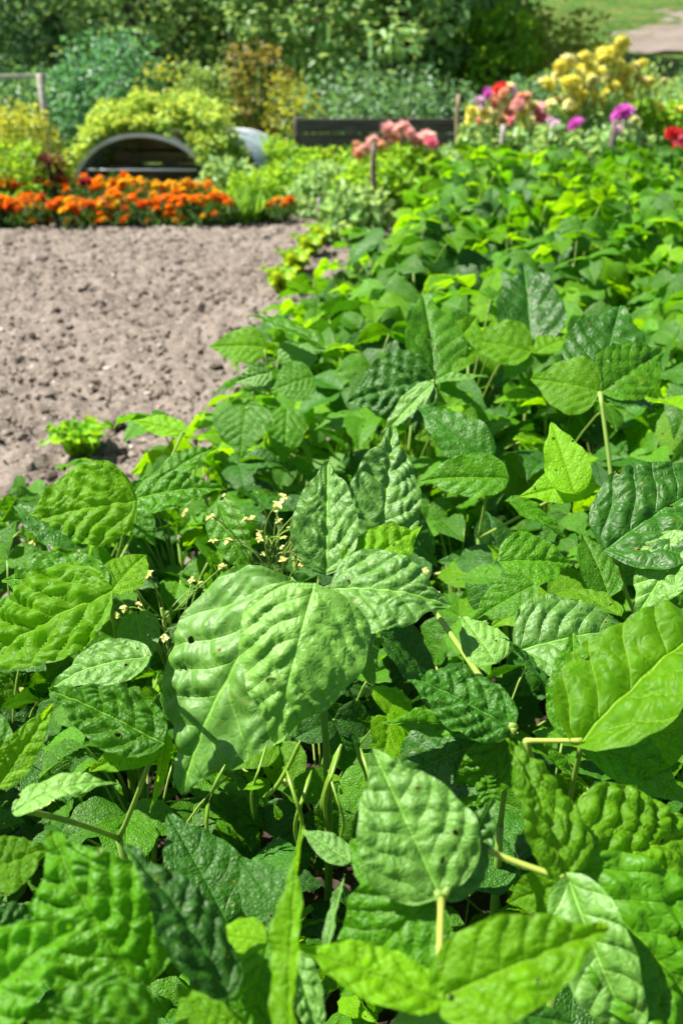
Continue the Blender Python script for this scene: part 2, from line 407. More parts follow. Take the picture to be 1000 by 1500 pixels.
# clods and stones
import bmesh
bm = bmesh.new(); bmesh.ops.create_icosphere(bm, subdivisions=1, radius=1)
IV = np.array([v.co[:] for v in bm.verts]); IF = np.array([[v.index for v in f.verts] for f in bm.faces]); bm.free()
mb = MB()
for i in range(11000):
    y = random.uniform(2.0, 6.6)
    x = random.uniform(-.36*y-.5, .25+.05*y)
    r = .0044*math.exp(random.gauss(0, .6))*(1.25 if random.random() < .1 else 1) + .003
    r = min(r, .032)
    R = np.array(Matrix.Rotation(random.uniform(0, 6), 3, 'Z') @ Matrix.Rotation(random.uniform(0, 6), 3, 'X'))
    V = IV*(1+rng.uniform(-.32, .22, len(IV)))[:, None]*np.array([1, .8, .62])*r
    mb.add(V@R.T+np.array([x, y, .034+.011*noise.noise((x*3.1, y*3.1, 0))+r*.3]), None, IF, tint=min(1, max(0, random.gauss(.5, .25))))
tag(mb.build('soil_clods', M['clod'], smooth=False), 'loose crumbly clods and pale pebbles strewn over the bare soil', 'soil clods', kind='stuff')

# ------------------------------------------------------------------ hero bean leaves (nearest plants)
HINT = dict(U=(0, -.25, 1), F=(0, -.85, .62), L=(-.75, -.35, .65), R=(.75, -.35, .65), B=(0, .55, .85),
            FL=(-.5, -.8, .6), FR=(.5, -.8, .6), UL=(-.45, -.1, .9), UR=(.45, -.1, .9), BL=(-.5, .45, .75), BR=(.5, .45, .75))
HG = 'big leafed bean plants nearest the camera'
seedc = [100]
class Plant:
    def __init__(s, label, root_px, z=.45, back=.06):
        p = atz(root_px[0], root_px[1], z)
        s.root = Vector((p.x, p.y+back, .02)); s.e = empty('bean_plant', s.root, 0, label, 'bean plant', HG); s.mb = MB(); s.any = False
        top = Vector((p.x, p.y+.02, z-.12))-s.root
        s.top = top; tube(s.mb, curve_pts((0, 0, 0), (top.x*.2+.01, top.y*.3, top.z*.6), top, 7), [.006, .0055, .005, .0048, .0045, .004, .0035], 7, .3)
    def leaf(s, bx, by, tx, ty, z=.58, dd=0., r=.8, h='U', arch=.07, fold=.12, mat='bean', **kw):
        d = depth_z(by, z); B = pt(bx, by, d)-s.root; T = pt(tx, ty, d+dd)-s.root
        m = MB(); seedc[0] += 1; rr = random.Random(seedc[0])
        px = (Vector((tx, ty))-Vector((bx, by))).length
        nu = 60 if px > 130 else 36; 
        hv = Vector(HINT[h] if isinstance(h, str) else h)+Vector((rr.uniform(-.12, .12), rr.uniform(-.1, .1), 0))
        kw.setdefault('tint', rr.uniform(.25, .75)); kw.setdefault('asym', rr.uniform(-.08, .08)); kw.setdefault('twist', rr.uniform(-.2, .2))
        leaflet(m, B, T, hv, r*.90 if r < .85 else r*.94, arch*1.15, fold+rr.uniform(-.05, .12), nu=nu, nv=int(nu*.75)//2*2, seed=seedc[0], **kw)
        o = m.build('leaf', M[mat], s.e); return o
    def J(s, px, py, z=.58, to=None, rad=.0024, sag=.03, pale=False):
        """petiole from the stem top (or a second point) to a junction"""
        P = pt(px, py, depth_z(py, z))-s.root
        Q = s.top if to is None else pt(to[0], to[1], depth_z(to[1], to[2]))-s.root
        if to is None: mid = Vector((Q.x*.4+P.x*.6, Q.y*.5+P.y*.5, P.z*.55+Q.z*.45-sag*0))
        else: mid = (P+Q)/2+Vector((0, 0, -sag))
        m = MB() if pale else s.mb
        tube(m, curve_pts(Q, mid, P, 9), [rad*1.25]+[rad]*7+[rad*1.3], 8, .7 if pale else random.uniform(.3, .8))
        if pale: m.build('petiole', M['stem_pale'], s.e)
    def pod(s, pts, rad=.0035):
        P = [pt(x, y, depth_z(y, z))-s.root for x, y, z in pts]
        out = []
        for i in range(len(P)-1):
            for t in (0, .33, .66): out.append(P[i].lerp(P[i+1], t))
        out.append(P[-1])
        for _ in range(2): out = [out[0]]+[(out[i-1]+out[i]*2+out[i+1])/4 for i in range(1, len(out)-1)]+[out[-1]]
        n = len(out); m = MB(); tube(m, out, [rad*(.35 if i == 0 else (.25 if i == n-1 else 1+.12*math.sin(i*2.1))) for i in range(n)], 8, .5)
        m.build('pod', M['pod'], s.e)
    def done(s): s.mb.build('stem', M['stem'], s.e)

# centre plant
p = Plant('bean plant with the large pale puckered leaves standing out in the centre', (470, 880), .60)
p.J(458, 868, .655); p.J(500, 850, .63)
p.leaf(457, 866, 402, 1090, .69, -.01, .90, (-.0, -.72, .7), .12, -.22, 'bean_pale', bulge=.027, tint=.85, curl=.15)
p.leaf(418, 862, 264, 1165, .585, .03, .78, (-.30, -.8, .6), .10, -.15, 'bean_pale', bulge=.027, tint=.2)
p.leaf(478, 868, 548, 1005, .61, .02, .62, (.35, -.8, .6), .06, .05, 'bean_pale', bulge=.024, tint=.5)
p.leaf(492, 862, 662, 888, .655, -.01, .86, (-.1, -.65, .8), .12, -.12, 'bean_pale', bulge=.034, tint=.65)
p.leaf(478, 832, 480, 672, .60, .05, .62, (-.1, -.85, .6), .05, .15, 'bean_pale', bulge=.03, tint=.3)
p.leaf(556, 800, 574, 624, .58, .06, .62, (.1, -.85, .6), .05, .12, 'bean_pale', bulge=.03, tint=.3)
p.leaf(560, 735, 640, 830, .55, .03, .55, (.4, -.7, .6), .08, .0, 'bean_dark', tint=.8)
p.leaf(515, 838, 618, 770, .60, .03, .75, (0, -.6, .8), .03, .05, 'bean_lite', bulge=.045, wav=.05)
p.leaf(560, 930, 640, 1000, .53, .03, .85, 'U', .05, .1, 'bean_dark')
p.pod([(440, 1085, .50), (425, 1120, .47), (400, 1160, .44), (385, 1168, .43)], .0022)
p.pod([(500, 1090, .46), (478, 1150, .42), (470, 1200, .36)], .0035)
p.pod([(520, 1090, .45), (545, 1150, .40), (540, 1210, .34)], .0033)
for q_ in range(6):
    x0, y0 = 395+q_*28+random.uniform(-8, 8), 1095+random.uniform(-10, 50); z0 = .47+random.uniform(-.03, .02)
    p.pod([(x0, y0-15, z0+.02), (x0+(14 if q_ % 2 else -14), y0+30, z0+.01), (x0+(26 if q_ % 2 else -26), y0+62, z0-.02), (x0+(12 if q_ % 2 else -20), y0+random.uniform(90, 115), z0-.06)], random.uniform(.0012, .0021))
for q_ in range(7):
    x0, y0 = 385+q_*24, 1110+random.uniform(0, 110)
    p.leaf(x0, y0, x0+random.uniform(-40, 40), y0+random.uniform(-25, 30), .45, .0, .6, 'U', mat='bean_lite', tint=.8)
p.pod([(330, 1120, .46), (300, 1180, .42), (305, 1250, .37), (345, 1285, .34)], .002)
p.done()
# bottom centre plant
p = Plant('bean plant at the bottom edge with a pale straight stalk and low spread leaves', (650, 1330), .56)
p.J(642, 1308, .60); p.J(641, 1465, .615, to=(646, 1318, .60), rad=.0022, sag=0, pale=True)
p.J(700, 1240, .60, to=(650, 1312, .60), rad=.0024, sag=-.005)
p.leaf(640, 1304, 545, 1096, .60, .03, .85, (.1, -.85, .6), .05, .1, 'bean_pale', bulge=.026, tint=.4)
p.leaf(648, 1308, 722, 1165, .59, .05, .45, (.5, -.5, .7), .05, .2, 'bean_pale', bulge=.034)
p.leaf(628, 1316, 500, 1455, .59, .02, .85, (-.25, -.6, .8), .08, .05, 'bean', bulge=.034)
p.leaf(645, 1462, 892, 1358, .62, .02, .56, (.0, -.5, .9), .08, .12, 'bean_lite', bulge=.03, tint=.45)
p.leaf(636, 1463, 424, 1384, .62, .02, .42, (.0, -.25, 1), .02, .2, 'bean_lite', bulge=.03, tint=.6)
p.leaf(640, 1470, 545, 1600, .60, -.01, .6, 'F', .04, .05, 'bean_pale')
p.leaf(655, 1474, 840, 1500, .57, .02, .55, 'U', .04, .1, 'bean_dark')
p.leaf(610, 1300, 512, 1230, .56, .05, .75, (-.2, -.5, .8), .04, .1, 'bean', bulge=.035)
p.done()
# right lower plant
p = Plant('bean plant in the bottom right corner with long deeply ribbed arching leaves', (840, 1300), .56)
p.J(832, 1288, .59); p.J(832, 1288, .59, to=(700, 1240, .60), rad=.0022, sag=.003, pale=True)
p.J(832, 1288, .59, to=(895, 1190, .55), rad=.0019, sag=.0, pale=True)
p.leaf(826, 1280, 742, 1082, .59, .05, .62, (.5, -.6, .7), .06, .05, 'bean_lite', bulge=.04, tint=.25)
p.leaf(834, 1294, 948, 1560, .59, -.02, .46, (-.35, -.8, .6), .12, .1, 'bean_pale', bulge=.022, tint=.7)
p.leaf(842, 1288, 1050, 1560, .575, .0, .72, (.35, -.55, .8), .14, .0, 'bean', bulge=.045, tint=.75)
p.leaf(846, 1276, 1020, 1215, .555, .06, .95, (.1, -.6, .8), .08, .05, 'bean_lite', bulge=.045, tint=.35)
p.leaf(822, 1292, 742, 1322, .56, .02, .8, 'F', .03, .1, 'bean_lite', tint=.3)
p.leaf(1000, 1330, 1120, 1420, .56, .02, .85, 'U', .08, .05, 'bean')
p.done()
# right middle plant
p = Plant('bean plant at the right edge with one broad yellow-green sunlit leaf', (850, 1090), .56)
p.J(852, 1085, .59, to=(770, 1085, .585), rad=.0022, sag=.0, pale=True); p.J(770, 1085, .58); p.J(852, 1085, .58)
p.leaf(852, 1082, 1085, 885, .59, .06, .60, (-.25, -.3, .9), .06, .22, 'bean_lite', bulge=.034, tint=.3)
p.leaf(848, 1080, 838, 925, .58, .05, .55, (-.3, -.7, .7), .05, .1, 'bean', tint=.2)
p.leaf(835, 1075, 722, 925, .56, .05, .46, (.75, .1, .6), .06, .05, 'bean_dark')
p.leaf(858, 1088, 1010, 1180, .56, .0, .6, (.2, -.4, .9), .06, .1, 'bean')
p.leaf(870, 1100, 1030, 1060, .55, .04, .7, (.1, -.4, .9), .05, .1, 'bean_lite', bulge=.04, tint=.3)
p.done()
p = Plant('bean plant in the shade right of centre with a thick green stalk leaning across', (750, 1075), .55)
p.J(752, 1066, .575); p.J(752, 1066, .575, to=(618, 870, .50), rad=.0032, sag=-.004)
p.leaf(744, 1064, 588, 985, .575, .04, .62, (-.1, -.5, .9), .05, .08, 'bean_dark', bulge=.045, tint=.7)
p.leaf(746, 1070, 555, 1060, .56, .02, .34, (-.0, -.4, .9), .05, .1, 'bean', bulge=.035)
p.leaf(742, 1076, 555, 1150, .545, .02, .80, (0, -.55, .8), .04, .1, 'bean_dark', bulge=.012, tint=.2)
p.leaf(748, 1078, 660, 1190, .565, .03, .55, (.2, -.7, .7), .04, .1, 'bean', bulge=.034)
p.leaf(760, 1082, 860, 1165, .56, .02, .35, (.3, .1, .9), .05, .15, 'bean')
p.leaf(724, 968, 676, 902, .60, .03, .85, (-.15, -.15, 1), .03, .02, 'bean_pale', tint=1., bulge=.02)
p.done()
# right upper: pale folded
p = Plant('bean plant right of centre with two light veined rounded leaves', (850, 900), .55)
p.J(930, 918, .57)
p.leaf(762, 952, 930, 925, .57, .03, .74, (0, -.5, .85), .08, .08, 'bean_pale', bulge=.022, tint=.5)
p.leaf(765, 930, 850, 878, .56, .04, .7, (-.1, -.6, .8), .06, .05, 'bean_pale', bulge=.03)
p.leaf(930, 920, 960, 1010, .55, .0, .7, 'U', .05, .1, 'bean')
p.leaf(905, 900, 830, 862, .57, .04, .5, 'U', .03, .15, 'bean_lite', tint=.2)
p.leaf(735, 822, 838, 826, .56, .02, .85, (0, -.6, .8), .06, .05, 'bean', bulge=.025, tint=.6)
p.leaf(778, 858, 690, 912, .55, .0, .7, (-.2, -.5, .8), .05, .08, 'bean', tint=.3)
p.leaf(730, 848, 668, 850, .55, .03, .8, 'U', .04, .1, 'bean')
p.done()
p = Plant('bean plant at the right edge with a big dark green drooping leaf', (960, 800), .55)
p.J(893, 800, .57)
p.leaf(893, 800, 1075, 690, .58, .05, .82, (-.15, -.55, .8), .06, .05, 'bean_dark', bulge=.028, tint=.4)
p.leaf(1010, 790, 930, 905, .60, .0, .75, (-.1, -.3, .95), .05, .08, 'bean_pale', tint=.9)
p.leaf(1000, 600, 950, 590, .6, .1, .8, 'U', .05, .1, 'bean_lite')
p.leaf(890, 870, 850, 780, .52, .05, .7, 'U', .05, .1, 'bean')
p.done()
# upper right standing trifoliate on a tall stalk
p = Plant('tall bean plant with three leaves held high on one thin bare stalk', (900, 770), .42)
p.J(878, 574, .60, to=(902, 770, .42), rad=.0032, sag=-.01, pale=False)
p.leaf(873, 572, 776, 555, .60, .04, .98, (.0, -.8, .6), .05, .08, 'bean_lite', tint=.1)
p.leaf(877, 562, 908, 446, .60, .10, .80, (-.1, -.9, .4), .05, .1, 'bean_dark', bulge=.03)
p.leaf(884, 572, 972, 512, .60, .06, .75, (.2, -.6, .7), .05, .1, 'bean', tint=.5)
p.leaf(884, 580, 965, 600, .59, .03, .8, 'U', .05, .1, 'bean_dark')
p.done()
p = Plant('bean plant with one dark leaf pointing straight up beside a yellowish one', (778, 520), .5)
p.J(779, 508, .56)
p.leaf(778, 506, 766, 384, .56, .12, .66, (-.1, -.95, .35), .04, .12, 'bean_dark', tint=.3)
p.leaf(774, 514, 680, 500, .56, .03, .85, (0, -.75, .7), .05, .1, 'bean_lite', tint=.3)
p.leaf(784, 516, 850, 492, .56, .05, .6, 'U', .05, .1, 'bean_lite')
p.leaf(775, 522, 735, 560, .54, .0, .8, 'U', .05, .1, 'bean')
p.done()
p = Plant('bean plant with a dark puckered leaf and an upright folded leaf above the centre', (632, 570), .5)
p.J(634, 558, .57)
p.leaf(630, 556, 508, 590, .57, .0, .98, (-.15, -.8, .6), .09, -.1, 'bean_dark', bulge=.045, tint=.8)
p.leaf(636, 548, 618, 428, .57, .10, .66, (.35, -.85, .35), .04, .15, 'bean', tint=.4)
p.leaf(640, 545, 700, 462, .57, .10, .6, (-.2, -.8, .5), .04, .15, 'bean_lite', tint=.2)
p.leaf(642, 560, 715, 552, .57, .03, .45, (0, 0, 1), .04, .12, 'bean_pale')
p.leaf(630, 564, 556, 645, .575, .0, .35, (.2, -.4, .9), .03, .12, 'bean_pale')
p.leaf(642, 566, 700, 600, .56, .0, .5, (.0, -.3, 1), .04, .12, 'bean')
p.done()
p = Plant('bean plant with a bluish green leaf beside the bright arrow shaped one', (710, 690), .52)
p.J(720, 680, .54); p.J(860, 705, .56)
p.leaf(712, 672, 610, 594, .56, .05, .62, (.2, -.7, .7), .06, .0, 'bean_dark', tint=1., bulge=.015)
p.leaf(738, 700, 612, 705, .55, .02, .62, (0, -.7, .7), .06, .1, 'bean', tint=.5)
p.leaf(866, 704, 760, 728, .57, .0, .62, (-.1, -.75, .7), .03, .1, 'bean_lite', tint=.75, bulge=.008)
p.leaf(840, 718, 806, 618, .57, .05, .6, (-.2, -.8, .6), .03, .1, 'bean_lite', tint=.8, bulge=.008)
p.leaf(745, 735, 830, 790, .53, -.0, .45, 'U', .05, .1, 'bean')
p.done()
# left side plants
p = Plant('bean plant on the edge of the bare soil with a round light leaf held out', (400, 540), .5)
p.J(388, 512, .53); p.J(455, 560, .52); p.J(362, 598, .5)
p.leaf(386, 508, 306, 508, .53, .02, .80, (0, -.7, .7), .04, .1, 'bean_lite', tint=.3)
p.leaf(456, 552, 396, 575, .53, .0, 1.1, (-.1, -.8, .6), .08, .0, 'bean', tint=.6)
p.leaf(440, 505, 425, 555, .54, -.02, 1.1, 'F', .08, .0, 'bean_pale')
p.leaf(395, 545, 345, 560, .53, .0, .8, 'F', .08, .0, 'bean_pale')
p.leaf(362, 596, 352, 672, .50, -.03, 1.15, (0, -.8, .6), .08, .0, 'bean', tint=.5)
p.leaf(472, 506, 362, 460, .56, .06, .36, (0, -.1, 1), .04, .1, 'bean')
p.leaf(420, 600, 415, 680, .48, -.02, .8, 'F', .08, .0, 'bean')
p.done()
p = Plant('bean plant by the bare soil with a wide bright leaf and a thin yellow-green one', (150, 740), .5)
p.J(192, 736, .52); p.J(268, 634, .47)
p.leaf(192, 734, 34, 770, .54, .0, .86, (-.1, -.7, .7), .08, .0, 'bean_lite', tint=.15, bulge=.036)
p.leaf(268, 634, 193, 616, .47, .03, .5, (0, -.5, .8), .03, .1, 'bean_lite', tint=1.)
p.leaf(198, 730, 332, 716, .52, .02, .55, (0, -.5, .8), .08, .0, 'bean', bulge=.03)
p.leaf(240, 700, 318, 655, .5, .04, .5, (0, -.5, .8), .08, .0, 'bean', bulge=.03)
p.leaf(190, 740, 228, 800, .5, -.01, .7, (0, -.5, .8), .05, .0, 'bean', tint=.3)
p.leaf(320, 740, 370, 850, .52, -.02, .55, (-.2, -.7, .7), .08, .0, 'bean', tint=.7)
p.done()
p = Plant('bean plant at the left edge with a long sunlit leaf sloping down left', (160, 880), .55)
p.J(160, 868, .57)
p.leaf(156, 870, -40, 985, .58, .01, .72, (-.1, -.6, .8), .08, .05, 'bean_lite', bulge=.045, tint=.2)
p.leaf(150, 864, 2, 850, .57, .05, .6, (0, -.5, .85), .06, .05, 'bean', bulge=.035, tint=.3)
p.leaf(164, 864, 215, 812, .57, .05, .8, (.1, -.6, .8), .06, .05, 'bean_lite')
p.leaf(215, 962, 75, 1008, .56, .0, .62, (-.1, -.4, .9), .10, .0, 'bean_pale', tint=.7)
p.leaf(200, 900, 216, 985, .53, -.02, .8, 'F', .05, .0, 'bean_pale')
p.leaf(120, 800, 20, 740, .50, .05, .6, 'U', .05, .0, 'bean_dark')
p.J(215, 962, .56)
p.done()
p = Plant('bean plant at the left edge with a dark striped leaf above a pale folded leaf', (150, 1100), .52)
p.J(230, 1085, .55); p.J(26, 1186, .57)
p.leaf(232, 1085, 72, 1010, .565, .03, .55, (0, -.6, .8), .06, -.05, 'bean', bulge=.045, tint=.2)
p.leaf(0, 1148, 80, 1030, .58, .03, .42, (.5, -.3, .8), .06, .1, 'bean_lite')
p.leaf(26, 1186, 174, 1148, .585, .02, .42, (.0, -.15, 1), .12, .0, 'bean_pale', tint=.9, bulge=.018)
p.leaf(236, 1090, 130, 1130, .55, .0, .5, (0, -.5, .8), .06, .05, 'bean_lite', tint=.2)
p.leaf(-10, 1150, -60, 1000, .56, .03, .7, 'U', .06, .1, 'bean')
p.leaf(245, 1080, 220, 1190, .55, -.02, .22, (.6, -.5, .6), .04, .1, 'bean_lite')
p.done()
p = Plant('bean plant in the bottom left corner with big quilted overlapping leaves', (150, 1400), .54)
p.J(215, 1425, .55)
p.leaf(200, 1440, 75, 1215, .585, .03, .92, (-.25, -.65, .7), .08, .0, 'bean', bulge=.05, tint=1.)
p.leaf(330, 1450, 184, 1238, .60, .03, .48, (.7, -.35, .6), .06, .05, 'bean_dark', bulge=.03, tint=.3)
p.leaf(-60, 1500, 130, 1345, .60, .01, .72, (-.1, -.55, .85), .10, .0, 'bean', bulge=.055, tint=.9)
p.leaf(220, 1520, 30, 1480, .605, .0, .8, (-.1, -.6, .8), .06, .05, 'bean', bulge=.05, tint=.5)
p.leaf(-40, 1290, 75, 1240, .575, .03, .85, (0, -.5, .85), .06, .05, 'bean_lite', bulge=.04, tint=.2)
p.leaf(-30, 1380, 60, 1330, .57, .03, .8, (0, -.5, .85), .06, .05, 'bean_dark', bulge=.05)
p.leaf(205, 1445, 150, 1560, .60, .0, .7, (0, -.5, .85), .06, .05, 'bean')
p.done()
p = Plant('bean plant with a narrow upright folded leaf and a small round yellow-green one', (420, 1420), .54)
p.J(428, 1500, .58); p.J(386, 1376, .57)
p.leaf(422, 1540, 442, 1208, .60, .06, .20, (-.6, -.7, .4), .03, .35, 'bean_lite', tint=.5)
p.leaf(386, 1378, 310, 1368, .58, .01, .80, (-.1, -.6, .8), .03, .0, 'bean_lite', tint=1., bulge=.012)
p.leaf(390, 1390, 345, 1560, .585, -.02, .55, (.2, -.7, .6), .06, .1, 'bean', bulge=.03)
p.leaf(430, 1400, 470, 1540, .575, -.02, .45, (.3, -.7, .6), .06, .1, 'bean_pale', bulge=.03)
p.leaf(345, 1560, 260, 1440, .55, .02, .8, 'F', .04, .1, 'bean_lite')
p.leaf(420, 1350, 350, 1255, .52, .03, .8, (.2, -.6, .7), .03, .05, 'bean_dark', bulge=.012)
p.leaf(510, 1260, 440, 1215, .54, .02, .55, (0, -.3, .9), .03, .05, 'bean_pale')
p.leaf(480, 1385, 505, 1280, .54, .03, .2, (-.6, -.5, .6), .03, .2, 'bean_pale')
p.leaf(330, 1345, 245, 1190, .50, .04, .75, (.3, -.6, .7), .03, .05, 'bean_dark', bulge=.012)
p.done()

# ------------------------------------------------------------------ field bean plants
def tri_leaf(seed, nu, nv, size=.1):
    """one trifoliate leaf at origin, pointing +Y, normal +Z"""
    r = random.Random(seed); m = MB()
    s = size
    specs = [((0, .010, 0), (r.uniform(-.15, .15), 1, r.uniform(-.5, .05)), (0, -.1, 1), 1.),
             ((-.004, 0, 0), (-1, .25, r.uniform(-.55, .0)), (-.1, 0, 1), .88), ((.004, 0, 0), (1, .25, r.uniform(-.55, .0)), (.1, 0, 1), .88)]
    for i, (b, d, n, f) in enumerate(specs):
        d = Vector(d).normalized()*s*f*r.uniform(.85, 1.1)
        n = Vector(n)+Vector((r.uniform(-.35, .35), r.uniform(-.35, .35), 0))
        leaflet(m, b, Vector(b)+d, n, r.uniform(.68, .85), r.uniform(.02, .16), r.uniform(-.12, .38), r.uniform(-.08, .08), r.uniform(.01, .03),
                r.uniform(.018, .036), nu, nv, seed*7+i, r.uniform(0, 1), twist=r.uniform(-.4, .4))
    return m
lm_keys = ['bean', 'bean_lite', 'bean', 'bean_dark', 'bean', 'bean_dark']
NEAR = [tri_leaf(500+i, 24, 14, .088).mesh('leaf', M[lm_keys[i % 6]]) for i in range(12)]
def xform(P, M4): return P@np.array(M4.to_3x3()).T+np.array(M4.translation)
def flower_mb(m, c, s=.008):
    for i in range(6):
        a = i*1.25+random.random(); d = np.array([[math.cos(a), math.sin(a), random.uniform(-.9, 1.1)]])
        leaf_cloud(m, np.array([c]), d, np.array([[0, 0, 1.]])+rnd_dirs(1)*.3, s*random.uniform(.8, 1.2), s*.9, random.random())
def leaf_transforms(r, H, nl, spread):
    out = []
    for i in range(nl):
        f = (i+.5)/nl; a = i*2.4+r.uniform(-.4, .4)
        h = H*(.35+.65*f)*r.uniform(.9, 1.05); rad = spread*(1.05-.62*f)*r.uniform(.6, 1.15)
        p = Vector((math.cos(a)*rad, math.sin(a)*rad, h))
        tilt = r.uniform(-.1, 1.15)
        if r.random() < .15: tilt = -r.uniform(.3, 1.0)
        Mx = Matrix.Translation(p) @ Matrix.Rotation(a-PI/2+r.uniform(-.5, .5), 4, 'Z') @ Matrix.Rotation(-tilt, 4, 'X') @ Matrix.Rotation(r.uniform(-.4, .4), 4, 'Y')
        out.append((Mx @ Matrix.Scale(r.uniform(.75, 1.2)*(1.08-.25*f), 4), p))
    return out
def stems(r, H, tr, m):
    tube(m, [(0, 0, 0), (.004, .003, H*.3), (-.004, .006, H*.6), (.002, 0, H*.8)], [.006, .005, .004, .0025], 6, .3)
    for Mx, p in tr:
        z0 = max(.05, p.z*.62-.05)
        tube(m, curve_pts((0, 0, z0), (p.x*.5, p.y*.5, p.z*.9), p, 6), [.0024, .0018, .0016, .0015, .0015, .0018], 5, r.uniform(.2, 1))
def near_variant(seed, H=.40, nl=19):
    r = random.Random(seed); root = empty('bean_plant'); tr = leaf_transforms(r, H, nl, .17)
    m = MB(); stems(r, H, tr, m); m.build('stem', M['stem'], root)
    for Mx, p in tr:
        o = ob('leaf', r.choice(NEAR), root); o.matrix_local = Mx
    for i in range(r.randint(1, 3)):
        m = MB(); a = r.uniform(0, 6.3); q = Vector((math.cos(a)*.09, math.sin(a)*.09, H*r.uniform(.6, .8)))
        tube(m, curve_pts(q, q+Vector((.02, .01, -.06)), q+Vector((.01, .03, -.13)), 7), [.001, .003, .0036, .0036, .0036, .003, .0008], 6)
        m.build('pod', M['pod'], root)
    for i in range(r.randint(1, 3)):
        a = r.uniform(0, 6.3); fm = MB(); flower_mb(fm, (math.cos(a)*.12, math.sin(a)*.12, H*r.uniform(.7, .9)))
        fm.build('flower', M['bflower'], root)
    return root
def far_variant(seed, H=.5, nl=16):
    r = random.Random(seed); root = empty('bean_plant'); tr = leaf_transforms(r, H, nl, .18)
    m = MB(); stems(r, H, tr, m); m.build('stem', M['stem'], root)
    # foliage: three materials in one mesh
    V = []; U = []; T = []; Q = []; MI = []; PH = []; n = 0
    for i, (Mx, p) in enumerate(tr):
        t = tri_leaf(seed*50+i, 14, 8, .112)
        for P, q, u, tt, p_ in zip(t.V, t.Q, t.U, t.N, t.P):
            PH.append(p_); V.append(xform(P, Mx)); U.append(u); T.append(tt)
        qq = np.concatenate(t.Q); Q.append(qq+n); n += t.n
        k = r.choices([0, 1, 2, 3], [.46, .38, .10, .06])[0]; MI.append(np.full(len(qq), k))
    me = mesh('foliage', np.concatenate(V), np.concatenate(Q), [M['bean'], M['bean_lite'], M['bean_dark'], M['bean_pale']], np.concatenate(U), np.concatenate(T), True, np.concatenate(MI), np.concatenate(PH))
    ob('foliage', me, root)
    return root
nearv = [near_variant(900+i) for i in range(7)]
farv = [far_variant(1300+i) for i in range(9)]
used = set()
def place(variants, x, y, z, sc, label, group):
    v = random.choice(variants)
    if v.name in used: o = copy_tree(v)
    else: used.add(v.name); o = v
    o.location = (x, y, z); o.rotation_euler = (random.uniform(-.08, .08), random.uniform(-.08, .08), random.uniform(0, 6.28)); o.scale = (sc,)*3
    return tag(o, label, 'bean plant', group)
HOL = atz(440, 1150, .36)[:2]
y = .28; nn = 0
while y < 6.15:
    x = bed_edge(y)+.06
    xmax = .40*y+.45
    while x < xmax:
        px, py = x+random.uniform(-.05, .05), y+random.uniform(-.05, .05)
        if y < 1.75:
            if (Vector((px, py))-Vector(HOL)).length < .15: x += .225; continue
            place(nearv, px, py, .015, random.uniform(.84, 1.0) if y < 1.2 else random.uniform(.92, 1.1), 'low green bean plant filling the shade beneath the large near leaves', 'bean plants filling the near part of the bed')
        elif x < bed_edge(y)+.12 and y < 4.5:
            place(farv, px, py, .015, random.uniform(.78, .92), 'leafy bean plant in the row bordering the bare soil', 'bean plants along the bare soil')
        else:
            place(farv, px, py, .015, random.uniform(.78, 1.14), 'leafy bean plant deep in the crowded middle and far bed', 'bean plants crowding the bed')
        nn += 1; x += .225 if y < 1.75 else .25
    y += .20 if y < 1.75 else .235
print('bean plants', nn)
for v in nearv+farv:
    if v.name not in used: bpy.data.objects.remove(v)

# cream flower sprays on two near plants (plants of their own between the leaves)
for (px, py, z, lab, n) in ((390, 765, .54, 'flowering bean plant with cream blossoms left of the centre leaves', 20), (235, 870, .48, 'flowering bean plant with small cream blossoms at the left', 12)):
    c0 = atz(px, py, z); e = empty('bean_plant', (c0.x, c0.y+.03, .02), 0, lab, 'bean plant', HG)
    m = MB(); base = Vector((0, 0, 0)); top = Vector((0, -.03, z-.04))
    tube(m, curve_pts(base, (0.01, 0, z*.5), top, 6), [.006, .005, .004, .003, .0025, .002], 6)
    for i in range(int(n*1.7)):
        q = top+Vector((random.uniform(-.075, .075), random.uniform(-.05, .05), random.uniform(-.04, .06)))
        tube(m, curve_pts(top*random.uniform(.72, .98), (top+q)/2+Vector((random.uniform(-.02, .02), random.uniform(-.02, .02), 0)), q, 6), .0008, 5, random.random())
        f = MB(); flower_mb(f, tuple(q), random.uniform(.004, .0085))
        f.build('flower', M['bflower'], e)
    m.build('stem', M['stem'], e)

# ------------------------------------------------------------------ curly light green plant and weeds on the soil edge
M['lime'] = foliage_mat('lime_leaf', (.09, .30, .01), (.22, .50, .02), tf=.4)
M['yellowgreen'] = foliage_mat('yellow_green_leaf', (.30, .40, .02), (.62, .60, .04), tf=.45)
def curly(px, py, size, lab, cat, name, mat, n=26):
    c0 = atz(px, py, .06); e = empty(name, (c0.x, c0.y, .03), 0, lab, cat)
    for i in range(n):
        a = i*2.4; f = i/n; m = MB()
        d = Vector((math.cos(a), math.sin(a), .55+1.9*(1-f)))
        d = d.normalized()*size*(.55+.45*f)
        leaflet(m, (0, 0, .01), d, (-d.x*.6, -d.y*.6, .6), .85, .1, .25, 0, .13, .10, 18, 12, i, random.random())
        m.build('leaf', M[mat], e)
    return e
curly(118, 655, .135, 'small curly lime green plant standing on the bare soil edge', 'salad plant', 'lettuce_plant', 'lime', 34)
M['sprout'] = foliage_mat('sprout_leaf', (.13, .34, .01), (.30, .54, .02), tf=.4)
c1 = curly(20, 745, .07, 'tiny yellow-green weed at the left edge of the soil', 'weed', 'weed_plant', 'lime', 12)
